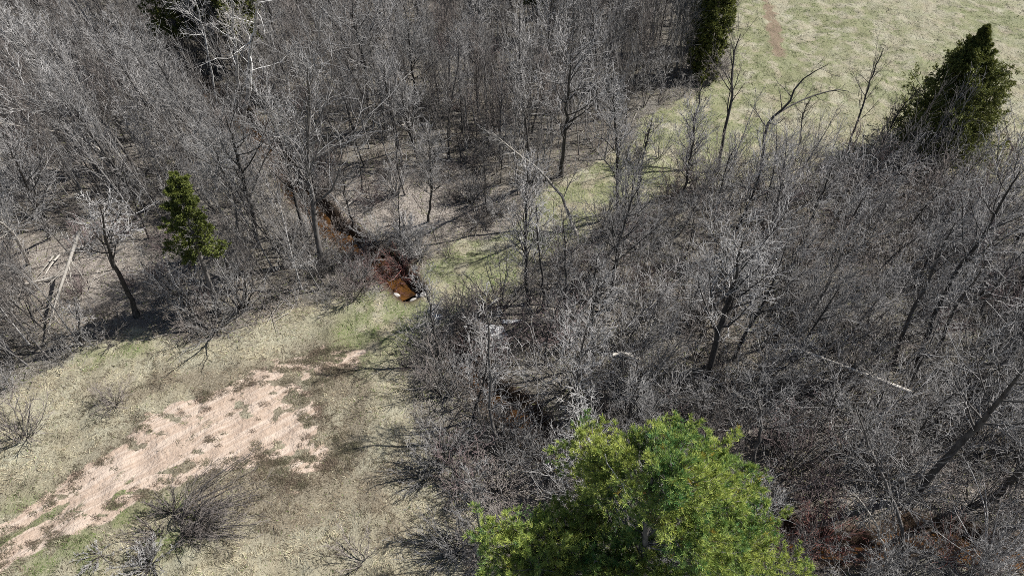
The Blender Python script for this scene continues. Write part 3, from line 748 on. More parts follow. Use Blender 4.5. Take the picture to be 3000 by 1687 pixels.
r = np.random.default_rng(21)
def pick(n, dmin, test, taken, r, tries=60000):
    x, y = scatter(tries, r)
    # even per square metre rather than per pixel
    d = np.hypot(y, CAM_H); w_ = (d / 75) ** 2.2; k = (r.random(tries) < w_) & test(x, y)
    out = []
    for a, b in zip(x[k], y[k]):
        if all((a - c) ** 2 + (b - e) ** 2 > dmin * dmin for c, e in taken + out):
            out.append((a, b))
            if len(out) >= n: break
    return out

def thin(x, y, m0=1.0, m1=6.0, base=.12):
    # woods open out towards the grass: keep few there
    d = -sdf(x, y, G_LEFT)
    return r_thin.random(np.shape(x)) < base + (1 - base) * sstep(m0, m1, d)
r_thin = np.random.default_rng(5)
taken = [(a, b) for a, b, _, _ in TREES]
fir_p = gp(640, 900)[:2]; spruce_p = gp(2735, 445)[:2]
def keepout(x, y):
    u, v = to_px(x, y)
    bad = ((u > 2400) & (u < 2960) & (v > 380) & (v < 660)) | ((u > 1385) & (u < 1545) & (v > 925) & (v < 1090)) | ((u > 1225) & (u < 1420) & (v > 760) & (v < 900))
    bad |= (u > 1100) & (u < 1260) & (v > 780) & (v < 960)
    bad |= (u > 590) & (u < 880) & (v > 330) & (v < 560)
    return ~bad
clear = lambda x, y: keepout(x, y) & (np.hypot(x - fir_p[0], y - fir_p[1]) > 1.8) & (np.hypot(x - spruce_p[0], y - spruce_p[1]) > 3)
P_up = pick(175, 1.7, lambda x, y: in_forest(x, y, .6) & (region(x, y) == 0) & clear(x, y), taken, r)
P_r = pick(78, 2.1, lambda x, y: in_forest(x, y, .8) & (region(x, y) == 1) & clear(x, y) & thin(x, y, 1, 7, .10), taken + P_up, r)
P_g = pick(10, 2.5, lambda x, y: in_forest(x, y, .3) & (region(x, y) >= 2) & clear(x, y), taken + P_up + P_r, r)
cnt = 0
for (x, y) in P_up:
    u, v = to_px(x, y)
    k = r.choice(['pole', 'sparse', 'spread', 'clump'], p=[.55, .15, .12, .18] if u > 900 else [.5, .1, .15, .25])
    tl = (r.normal(-.15 if u < 600 else -.08 if u < 1000 else 0, .045), r.normal(0, .045))
    o, s = place(k, x, y, r, r.uniform(.7, 1.08), tl); TREES.append((x, y, (k, s), o))
for (x, y) in P_r:
    k = r.choice(['spread', 'clump', 'sparse', 'pole'], p=[.22, .5, .18, .1])
    tl = (r.normal(.05, .07), r.normal(0, .05))
    o, s = place(k, x, y, r, r.uniform(.6, .92) * (1.05 if k == 'clump' else .95), tl); TREES.append((x, y, (k, s), o))
for (x, y) in P_g:
    o, s = place('sparse', x, y, r, r.uniform(.45, .7)); TREES.append((x, y, ('sparse', s), o))
taken = [(a, b) for a, b, _, _ in TREES]

def glimpse(x, y):
    u, v = to_px(x, y)
    return ~(((u > 690) & (u < 870) & (v > 335) & (v < 450)) | ((u > 60) & (u < 420) & (v > 690) & (v < 900) & (fbm(x, y, 3, 2) > .42)))
# shrubs and bushes
SHRUBS = []
def keep_s(x, y):
    u, v = to_px(x, y)
    return ~(((u > 1395) & (u < 1540) & (v > 925) & (v < 1040)) | ((u > 1100) & (u < 1260) & (v > 780) & (v < 900)) | ((u > 2600) & (u < 2900) & (v > 400) & (v < 560)))
S_r = pick(120, 1.5, lambda x, y: in_forest(x, y, .2) & keep_s(x, y) & thin(x, y, .5, 6, .15) & (region(x, y) == 1), taken, r)
S_u = pick(80, 1.6, lambda x, y: in_forest(x, y, .2) & glimpse(x, y) & (region(x, y) == 0), taken + S_r, r)
S_g = pick(26, 1.5, lambda x, y: in_forest(x, y, .1) & (region(x, y) >= 2), taken + S_r + S_u, r)
for (x, y) in S_r: k = r.choice(['shrub', 'bush'], p=[.75, .25]); o, s = place(k, x, y, r, r.uniform(.8, 1.3)); SHRUBS.append((x, y, (k, s), o))
for (x, y) in S_u: k = r.choice(['shrub', 'bush'], p=[.6, .4]); o, s = place(k, x, y, r, r.uniform(.7, 1.15)); SHRUBS.append((x, y, (k, s), o))
for (x, y) in S_g: o, s = place('bush', x, y, r, r.uniform(.5, .95)); SHRUBS.append((x, y, ('bush', s), o))
# shrubs that stand on the open grass, each read off the photo
for (u, v, k, s, lab) in [
    (2040, 560, 'shrub', 1.0, None), (1930, 470, 'shrub', .8, None), (1850, 480, 'bush', .9, None), (2330, 470, 'shrub', .9, None), (2400, 450, 'shrub', .8, None),
    (2290, 520, 'shrub', 1.1, None), (2180, 540, 'shrub', 1.1, None), (2100, 560, 'shrub', 1.2, None), (2520, 500, 'shrub', 1.2, None), (2620, 520, 'shrub', 1.2, None),
    (2700, 560, 'shrub', 1.1, None), (2930, 520, 'shrub', 1.3, None), (2980, 440, 'shrub', 1.2, None),
    (2470, 560, 'shrub', 1.2, None), (2360, 590, 'shrub', 1.2, None), (1960, 600, 'shrub', 1.0, None),
    (335, 1185, 'bush', .7, 'small lone dark bush in the straw grass above the pink track'),
    (70, 1285, 'bush', 1.05, 'lone dark bush in the straw grass at the left edge above the track'),
    (1310, 745, 'bush', .5, 'tiny bush of three stems on the green track beyond the stream'),
    (1430, 900, 'bush', .9, 'small upright bush between the snow patch and the green track'),
    (1035, 880, 'bush', .9, None), (1190, 1080, 'bush', .4, None),
    (1385, 1010, 'bush', .9, None), (1340, 1000, 'bush', .7, None)]:
    x, y = gp(u, v)[:2]; o, sc1 = place(k, x, y, r, s)
    if lab: tag(o, lab, 'bush', 'bare shrubs')
    SHRUBS.append((x, y, None if lab else (k, s), o))

ORD = ['', 'second ', 'third ', 'fourth ', 'fifth ', 'sixth ', 'seventh ', 'eighth ', 'ninth ', 'tenth ', 'eleventh ', 'twelfth ', 'thirteenth ', 'fourteenth ', 'fifteenth ',
       'sixteenth ', 'seventeenth ', 'eighteenth ', 'nineteenth ', 'twentieth '] + ['twenty-%s ' % s for s in
       ('first', 'second', 'third', 'fourth', 'fifth', 'sixth', 'seventh', 'eighth', 'ninth')] + ['thirtieth '] + ['thirty-%s ' % s for s in ('first', 'second', 'third', 'fourth', 'fifth', 'sixth', 'seventh', 'eighth', 'ninth')] + ['fortieth '] + ['forty-%s ' % s for s in ('first', 'second', 'third', 'fourth', 'fifth', 'sixth', 'seventh', 'eighth', 'ninth')]
DESC = {'pole': ('slim straight', 'slim young'), 'sparse': ('thin dark', 'thin small dark'), 'spread': ('broad pale-twigged', 'low pale-twigged'),
        'clump': ('many-stemmed', 'low many-stemmed'), 'shrub': ('grey fan-shaped', 'low grey fan-shaped'), 'bush': ('dark low', 'tiny dark')}
def auto_label(items, noun, cat, group):
    xy = np.array([(a, b) for a, b, _, _ in items])
    rk = {n: np.argsort(np.argsort(np.hypot(xy[:, 0] - lx, xy[:, 1] - ly))) for n, lx, ly in LM}
    for i, (x, y, d, o) in enumerate(items):
        if d is None: continue
        n = min(LM, key=lambda L: (rk[L[0]][i], (L[1] - x) ** 2 + (L[2] - y) ** 2))[0]
        a = DESC[d[0]][0 if d[1] > .8 else 1]
        tag(o, '%s bare %s, %sclosest to %s' % (a, noun, ORD[rk[n][i]], n), cat, group)
auto_label(TREES, 'tree', 'tree', 'bare trees of the woods')
auto_label(SHRUBS, 'shrub', 'shrub', 'bare shrubs')

# --- undergrowth: saplings, thin whips and brush that nobody could count
def build_brush():
    r = np.random.default_rng(77)
    # small brush clumps
    x, y = scatter(60000, r)
    d = np.hypot(y, CAM_H); reg = region(x, y); u, v = to_px(x, y)
    dens = np.where(reg == 1, .62, np.where(reg == 0, .6, .12)) * np.where(reg == 1, .2 + .8 * sstep(0, 6, -sdf(x, y, G_LEFT)), 1)
    fs = f_stream(x, y); dens = np.where((fs < 3) & (u < 1000), dens + 1.6, np.where(fs < 2.5, dens + .5, dens)); dens = np.where((fs < 3) & (u > 1300) & (u < 1640), dens + .5, dens)
    dens *= np.where((u > 1850) & (v < 1250), 1.25, 1)
    dens *= sstep(.28, .60, fbm(x + 3, y + 90, 3.5, 3))
    k = (r.random(len(x)) < (d / 70) ** 2 * dens * .33) & (sdf(x, y, G_LEFT) < .5) & (fs > np.where((u < 960) | ((u > 1300) & (u < 1640)), .1, .75)) & keep_s(x, y) & glimpse(x, y)
    x, y, reg = x[k], y[k], reg[k]; z = height(x, y)
    # four tiny clump shapes
    protos = []
    for i in range(5):
        rr = np.random.default_rng(900 + i)
        P, R = multi_stem(6, 1.0, 48, rr, .012, .03, 5)
        P1, R1 = kids(P, R, 5, .25, 1, .42, 38, .04, 4, .28, .7, .0065, rr, fall=.35)
        P2, R2 = kids(P1, R1, 3, .2, 1, .5, 42, .02, 2, .2, .8, .0055, rr, fall=.3)
        protos.append((merge([tubes(P, R, 3), tubes(P1, R1, 3), tubes(P2, R2, 3)])))
    V = []; Q = []; C = []; n = 0
    for a, b, c, g in zip(x, y, z, reg):
        pv, pq = protos[int(r.integers(5))]
        s = r.uniform(.7, 2.3) if g == 1 else r.uniform(.5, 1.7)
        an = r.uniform(0, 6.28); ca, sa = math.cos(an) * s, math.sin(an) * s
        Rm = np.array([[ca, -sa, 0], [sa, ca, 0], [0, 0, s]])
        V.append(pv @ Rm.T + np.array([a, b, c - .03])); Q.append(pq + n); n += len(pv)
        t = r.random(); col = (np.array([.41, .395, .38]) * (1 - t) + np.array([.13, .115, .105]) * t) * r.uniform(.7, 1.15)
        C.append(np.broadcast_to(col, (len(pv), 3)))
    print('brush', len(x), n)
    tag(link('undergrowth', new_mesh('undergrowth', np.concatenate(V), np.concatenate(Q), M_LEAF, np.concatenate(C))), 'tangled grey brown leafless undergrowth filling the woods', kind='stuff')
    # sticks lying about
    x, y = scatter(30000, r); k = in_forest(x, y, -.3) & (r.random(len(x)) < (np.hypot(y, CAM_H) / 70) ** 2 * .5)
    x, y = x[k], y[k]; N = len(x); z = height(x, y)
    an = r.uniform(0, 6.28, N); L = r.uniform(.5, 2.6, N)
    t = np.linspace(0, 1, 4)[None, :]
    ax = x[:, None] + np.cos(an)[:, None] * L[:, None] * t; ay = y[:, None] + np.sin(an)[:, None] * L[:, None] * t
    P = np.stack([ax, ay, height(ax, ay) + .06 + r.uniform(0, .35, N)[:, None] * t], -1) + r.normal(0, .03, (N, 4, 3))
    Rr = r.uniform(.008, .028, N)[:, None] * (1 - .6 * t)
    V, Q = tubes(P, Rr, 4); tt = r.random((N, 1)); c = np.array([.45, .42, .38]) * (1 - tt) + np.array([.17, .14, .12]) * tt
    tag(link('fallen_sticks', new_mesh('fallen_sticks', V, Q, M_LEAF, np.repeat(c, 16, 0))), 'dead sticks lying all over the woodland floor', kind='stuff')
    # background saplings between the individual trees of the upper woods
    pts = pick(1250, .66, lambda a, b: in_forest(a, b, .3) & glimpse(a, b) & (region(a, b) == 0), [], r, 200000)
    protos = []
    for i in range(6):
        rr = np.random.default_rng(950 + i)
        P, R = mk_trunk(6.8, .042, rr, .25, .05, 8, .008)
        P1, R1 = kids(P[None], R[None], 17, .2, .98, .30, 22, .07, 5, .06, .5, .010, rr)
        P2, R2 = kids(P1, R1, 4, .15, 1, .55, 28, .06, 4, .15, .8, .0092, rr, fall=.4)
        protos.append(merge([tubes(P[None], R[None], 5), tubes(P1, R1), tubes(P2, R2)]))
    V = []; Q = []; C = []; n = 0
    for a, b in pts:
        pv, pq = protos[int(r.integers(6))]; s = r.uniform(.5, 1.1); an = r.uniform(0, 6.28); ca, sa = math.cos(an) * s, math.sin(an) * s
        Rm = np.array([[ca, -sa, 0], [sa, ca, 0], [0, 0, s]]); q = pv @ Rm.T; q[:, 0] += q[:, 2] * r.normal(-.14 * max(0., min(1., (4 - a) / 14)), .05); q[:, 1] += q[:, 2] * r.normal(0, .05)
        V.append(q + np.array([a, b, float(height(a, b)) - .03])); Q.append(pq + n); n += len(pv)
        t = r.random(); col = (np.array([.42, .405, .39]) * (1 - t) + np.array([.17, .15, .135]) * t) * r.uniform(.6, 1.2)
        C.append(np.broadcast_to(col, (len(pv), 3)))
    tag(link('sapling_thicket', new_mesh('sapling_thicket', np.concatenate(V), np.concatenate(Q), M_LEAF, np.concatenate(C))), 'mass of thin leafless saplings filling the upper woods between the trees', kind='stuff')
build_brush()

# ---------------------------------------------------------------- special shrubs
def fan_shrub(u, v, H, n, spread, lean, tm, cm, lab, seed, up=.03, name='bare_shrub', cat='shrub', d1=8, r0=.028, group=None):
    r = np.random.default_rng(seed); x, y = gp(u, v)[:2]
    P, R = multi_stem(n, H, spread, r, r0, up, 8)
    t = np.linspace(0, 1, 8)
    P = P + (np.array(lean)[None, None] * (H * t ** 1.2)[None, :, None]) * r.uniform(.5, 1.3, n)[:, None, None]
    zz = height(P[..., 0] + x, P[..., 1] + y) - float(height(x, y)); P[..., 2] = np.maximum(P[..., 2], zz + .06)
    P1, R1 = kids(P, R, d1, .2, 1, .32, 28, up, 5, .14, .55, .0085, r, fall=.4)
    P2, R2 = kids(P1, R1, 5, .15, 1, .45, 32, .02, 3, .2, .7, .006, r, fall=.3)
    o = link(name, None, loc=(x, y, float(height(x, y)) - .03)); o.empty_display_size = .3
    tag(o, lab, cat, group)
    link('stems', new_mesh('stems', *merge([tubes(P, R, 5)]), tm, smooth=True), o)
    link('twigs', new_mesh('twigs', *merge([tubes(P1, R1, 3), tubes(P2, R2, 3)]), cm), o)
    return o
fan_shrub(1150, 800, 2.2, 34, 66, (-.15, .05, -.15), M_RED, M_RED, 'red stemmed willow arching over the amber stream beside the track', 31, name='willow_shrub', r0=.016)
fan_shrub(1060, 760, 2.0, 24, 60, (.1, 0, -.1), M_RED, M_TWIGW, 'dull red willow upstream of the red stemmed willow', 32, name='willow_shrub', r0=.016)
fan_shrub(985, 655, 1.9, 26, 66, (.15, -.05, -.1), M_TRUNK, M_TWIGW, 'brown brush hanging over the stream furthest up from the track', 131, name='willow_shrub', r0=.014)
fan_shrub(1105, 700, 1.7, 24, 66, (-.2, -.05, -.1), M_TWIGP, M_TWIGP, 'pale brush hanging over the stream from the far bank', 132, name='willow_shrub', r0=.014)
fan_shrub(1180, 772, 1.6, 22, 70, (-.25, -.05, -.15), M_RED, M_TWIGW, 'reddish brush on the far bank nearest the culvert mouth', 133, name='willow_shrub', r0=.014)
fan_shrub(1230, 745, 1.8, 46, 55, (-.2, -.1, -.1), M_TWIGP, M_TWIGP, 'pale straw coloured fan of stems on the far bank above the red willow', 33, name='willow_shrub', r0=.014)
fan_shrub(1190, 700, 1.8, 40, 60, (.15, .15, -.1), M_TWIGP, M_TWIGP, 'pale grey fan of stems on the far bank left of the grassy track', 34, name='willow_shrub', r0=.014)
fan_shrub(1400, 640, 1.6, 46, 72, (0, -.1, -.2), M_TWIGP, M_TWIGW, 'low heap of pale dead brush at the far side of the clearing', 35, name='brush_heap', cat='brush pile', r0=.016)
fan_shrub(1450, 615, 1.7, 30, 60, (.1, 0, -.1), M_TWIGP, M_TWIGP, 'low pale shrub right of the heap of dead brush', 36, r0=.014)
fan_shrub(1160, 570, 2.6, 22, 40, (0, 0, 0), M_TRUNK, M_TWIG, 'dark many-stemmed shrub at the back of the clearing, pale twigs', 37)
fan_shrub(1380, 585, 2.6, 20, 42, (.05, 0, 0), M_TRUNK, M_TWIG, 'dark many-stemmed shrub just behind the heap of dead brush', 38)
fan_shrub(622, 968, 4.6, 16, 60, (-.12, .12, -.1), M_TRUNKG, M_TWIGP, 'large arching shrub spreading from one foot at the meadow edge below the fir', 39, r0=.045)
fan_shrub(705, 905, 4.2, 14, 50, (.05, .1, 0), M_TRUNK, M_TWIGP, 'tangled pale shrub right of the large arching shrub', 40, r0=.035)
fan_shrub(560, 900, 4.0, 10, 45, (-.1, .0, 0), M_TRUNK, M_TWIGP, 'dark stemmed shrub in front of the small fir', 41, r0=.035)
fan_shrub(1300, 1372, 2.9, 18, 34, (-.06, 0, 0), M_TRUNK, M_TWIG, 'upright dark shrub alone at the grass edge left of the grey barked tree', 42)
fan_shrub(1250, 1395, 1.6, 22, 74, (-.35, -.1, -.15), M_TRUNK, M_TWIG, 'low flattened shrub spreading left from the upright dark shrub', 43, r0=.02)
fan_shrub(1030, 850, 2.4, 10, 36, (.12, 0, 0), M_TRUNK, M_TWIG, 'dark bush of upright stems on the near bank left of the red willow', 44)
fan_shrub(1420, 1610, 2.4, 24, 64, (-.45, .02, -.22), M_TRUNK, M_TWIG, 'low dark brush swept left beside the lower left end of the pine', 45)
fan_shrub(1330, 1620, 2.2, 22, 66, (-.35, .06, -.25), M_TRUNK, M_TWIG, 'second low dark brush further left of the pine at the bottom edge', 46)
fan_shrub(515, 1515, 2.6, 17, 40, (1.0, .4, -.5), M_TRUNK, M_TWIGW, 'brown bush with long stems swept right along the track edge at the lower left', 47, r0=.024)
fan_shrub(505, 1500, 1.3, 14, 40, (-.1, .1, 0), M_TRUNK, M_TWIGW, 'upright brown bush at the foot of the swept stems below the track', 48, r0=.022)
fan_shrub(545, 1565, 2.3, 46, 32, (.8, .06, -.45), M_TRUNK, M_TWIGW, 'dark flattened bundle of grey branches lying right below the swept bush', 49, r0=.022)
fan_shrub(455, 1570, 1.2, 20, 60, (-.3, -.25, -.3), M_TRUNK, M_TWIGW, 'grey brush swept down left from the swept bush below the track', 50, r0=.018)
fan_shrub(440, 1660, 1.4, 40, 66, (-.1, -.1, -.25), M_TRUNK, M_TWIG, 'dense dark low bush at the bottom edge left of centre', 51, r0=.018)
fan_shrub(290, 1625, 1.0, 14, 78, (-.1, -.1, -.3), M_TWIGW, M_TWIGP, 'thin pale stems flattened over the grass at the bottom left', 52, r0=.010)
fan_shrub(1060, 1650, 1.6, 10, 50, (-.25, .15, -.05), M_TWIGW, M_TWIGW, 'pale bare bush at the bottom edge left of the swept dark brush', 53, r0=.016)
fan_shrub(2300, 1610, 2.2, 26, 60, (0, .05, -.1), M_RED, M_TWIGW, 'reddish arching shrub over the orange pool right of the pine', 54, name='willow_shrub', r0=.016)
fan_shrub(2420, 1570, 2.2, 26, 60, (0, .05, -.1), M_RED, M_RED, 'dark red shrub between the two orange pools at the bottom right', 55, name='willow_shrub', r0=.016)
fan_shrub(2780, 1640, 2.4, 26, 60, (0, .05, -.1), M_RED, M_TWIGW, 'reddish shrub on the near bank below the orange pool at the bottom right', 56, name='willow_shrub', r0=.016)
fan_shrub(2900, 1650, 3.6, 16, 50, (-.1, .15, 0), M_TWIGP, M_TWIGP, 'pale twiggy shrub leaning over the stream in the bottom right corner', 57, r0=.03)
fan_shrub(2640, 1660, 3.0, 14, 45, (0, .05, 0), M_TRUNKG, M_TWIGP, 'pale stemmed shrub at the foot of the pale curved stem', 58, r0=.03)

# ---------------------------------------------------------------- evergreens
def sprigs(P, R, n, L, W_, r, c1, c2, t0=.1, spread=.9, droop=0.0, cen=None):
    """needle sprigs: small narrow faces set along the branchlets P"""
    N = len(P); t = t0 + (1 - t0) * r.random((N, n))
    pos, tan, _ = interp(P, R, t)
    pos = pos.reshape(-1, 3); tan = tan.reshape(-1, 3); M = len(pos)
    d = norm(tan + r.normal(0, spread, (M, 3)) * .6 + np.array([0, 0, -droop]))
    s = norm(np.cross(d, r.normal(0, 1, (M, 3)))); ln = r.uniform(.6, 1.25, M)[:, None] * L; wd = W_ * r.uniform(.7, 1.2, M)[:, None]
    b = pos + d * ln * .55; c = pos + d * ln
    V = np.stack([pos - s * wd * .35, pos + s * wd * .35, b + s * wd * .5, c, b - s * wd * .5], 1)
    V = np.stack([V[:, 0], V[:, 1], V[:, 2], V[:, 4], V[:, 3]], 1).reshape(-1, 3)
    o = (np.arange(M) * 5)[:, None]
    Q = np.concatenate([o + np.array([[0, 1, 2, 3]]), o + np.array([[3, 2, 4, 4]])], 0)
    tt = r.random((M, 1)); col = c1 * (1 - tt) + c2 * tt
    return V, Q, np.repeat(col, 5, 0)

def tri_fix(Q):
    return Q

def mesh_mixed(name, V, Q, m_, C):
    """quads whose last two indices coincide become triangles"""
    tri = Q[:, 2] == Q[:, 3]
    me = bpy.data.meshes.new(name)
    V = np.ascontiguousarray(V, np.float32)
    q4 = Q[~tri]; q3 = Q[tri][:, :3]
    li = np.concatenate([q4.ravel(), q3.ravel()]).astype(np.int32)
    ls = np.concatenate([np.arange(len(q4)) * 4, len(q4) * 4 + np.arange(len(q3)) * 3]).astype(np.int32)
    me.vertices.add(len(V)); me.vertices.foreach_set('co', V.ravel())
    me.loops.add(len(li)); me.loops.foreach_set('vertex_index', li)
    me.polygons.add(len(ls)); me.polygons.foreach_set('loop_start', ls)
    me.update(calc_edges=True)
    c = np.ones((len(V), 4), np.float32); c[:, :3] = C
    me.color_attributes.new('col', 'FLOAT_COLOR', 'POINT').data.foreach_set('color', c.ravel())
    me.materials.append(m_); return me

def conifer(u, v, H, Rb, lab, seed, c1, c2, power=.85, nb=120, t0=.05, elev=(-10, 35), sub=9, tw=9, L=.16, W_=.05, squash=None, tilt=(0, 0), name='spruce_tree', lump=.25, group=None, fill=1.0):
    r = np.random.default_rng(seed); x, y = gp(u, v)[:2]
    K = 12; t = np.linspace(0, 1, K)
    T = np.stack([tilt[0] * H * t, tilt[1] * H * t, H * t], -1); TR = .018 * H * (1 - t) + .01
    tb = np.sort(r.uniform(t0, .985, nb)); az = np.arange(nb) * 2.4 + r.normal(0, .5, nb)
    pos, _, _ = interp(np.broadcast_to(T, (1, K, 3)), TR[None], tb[None]); pos = pos[0]
    tq = np.clip((tb - t0) / (1 - t0), 0, 1); prof = Rb * (1 - tq) ** power * (1 - .35 * np.exp(-tq / .10)) + .12
    prof = prof * (1 + lump * (vnoise(np.cos(az) * 2 + 5, tb * 9 + np.sin(az) * 2, 1.0) * 2 - 1)) * r.uniform(.8, 1.12, nb)
    el = np.radians(elev[0] + (elev[1] - elev[0]) * tb)
    d = np.stack([np.cos(az) * np.cos(el), np.sin(az) * np.cos(el), np.sin(el)], -1)
    KB = 6; pts = [pos]; p = pos
    for k in range(KB - 1):
        d = norm(d + r.normal(0, .06, d.shape) + np.array([0, 0, .05])); p = p + d * (prof / (KB - 1))[:, None]; pts.append(p)
    B = np.stack(pts, 1); BR = (.012 + .012 * prof)[:, None] * (1 - .8 * np.linspace(0, 1, KB))[None]
    B1, R1 = kids(B, BR, sub, .2, 1, .42, 48, .03, 4, .12, .6, .006, r, fall=.65)
    B2, R2 = kids(B1, R1, 4, .15, 1, .5, 45, .03, 3, .14, .7, .004, r, fall=.4)
    fv = [sprigs(B1, R1, tw, L, W_, r, c1, c2), sprigs(B2, R2, max(3, int(tw * .8)), L, W_, r, c1, c2), sprigs(B, BR, tw * 2, L, W_, r, c1, c2, t0=.35),
          sprigs(T[None], TR[None], 60, L * 1.3, W_, r, c1, c2, t0=.9)]
    V = []; Q = []; C = []; n = 0
    for a, b, c in fv: V.append(a); Q.append(b + n); C.append(c); n += len(a)
    o = link(name, None, loc=(x, y, float(height(x, y)) - .05)); o.empty_display_size = .5
    tag(o, lab, 'evergreen', group)
    link('trunk', new_mesh('trunk', *merge([tubes(T[None], TR[None], 8), tubes(B, BR, 4)]), M_TRUNKG, smooth=True), o)
    link('crown', mesh_mixed('crown', np.concatenate(V), np.concatenate(Q), M_NEEDLE, np.concatenate(C)), o)
    return o
A = np.array
OL1, OL2 = A([.24, .25, .06]), A([.07, .09, .027])
conifer(2745, 450, 9.5, 5.0, 'large dark conical spruce at the edge of the pale field', 61, OL1, OL2, power=1.08, nb=250, t0=.0, elev=(5, 50), tilt=(-.10, 0), sub=12, tw=16, L=.15, W_=.036, lump=.35)
conifer(640, 912, 9.3, 1.25, 'small bushy yellow green fir standing among bare shrubs at the left', 62, A([.21, .235, .055]), A([.09, .115, .03]), power=.6, nb=70, t0=.42, elev=(0, 30), tilt=(.075, 0), sub=9, tw=13, L=.13, W_=.038, name='fir_tree', lump=.5)
conifer(2062, 220, 14, 1.8, 'tall dark evergreen on the top edge where the woods meet the field', 63, OL1 * 1.05, OL2, power=.7, nb=170, t0=.02, elev=(-5, 40), sub=9, tw=13, L=.19, W_=.05, tilt=(-.02, 0), lump=.35)
conifer(2045, 140, 14, 1.5, 'dark evergreen behind the tall one on the top edge', 64, OL1, OL2 * .8, power=.7, nb=130, t0=.02, elev=(-5, 40), sub=8, tw=7, L=.26, W_=.09)
conifer(1575, 110, 11, 2.4, 'yellow green fir half hidden by twigs at the middle of the top edge', 65, A([.13, .15, .03]), OL2, power=.8, nb=110, t0=.3, elev=(-5, 35), sub=8, tw=7, L=.24, W_=.08, name='fir_tree')
for i, (u, v, H, Rb, lab) in enumerate([(560, 205, 15, 2.4, 'dark evergreen furthest left of the group behind the birches'),
                                        (645, 180, 16, 2.7, 'dark evergreen straight behind the two birches at the top'),
                                        (735, 205, 13, 2.2, 'dark evergreen between the birches and the grey trees right of them'),
                                        ]):
    conifer(u, v, H, Rb, lab, 70 + i, OL1 * .9, OL2 * .8, power=.8, nb=110, t0=.25, elev=(-20, 25), sub=8, tw=9, L=.22, W_=.06, group='dark evergreens behind the birches')

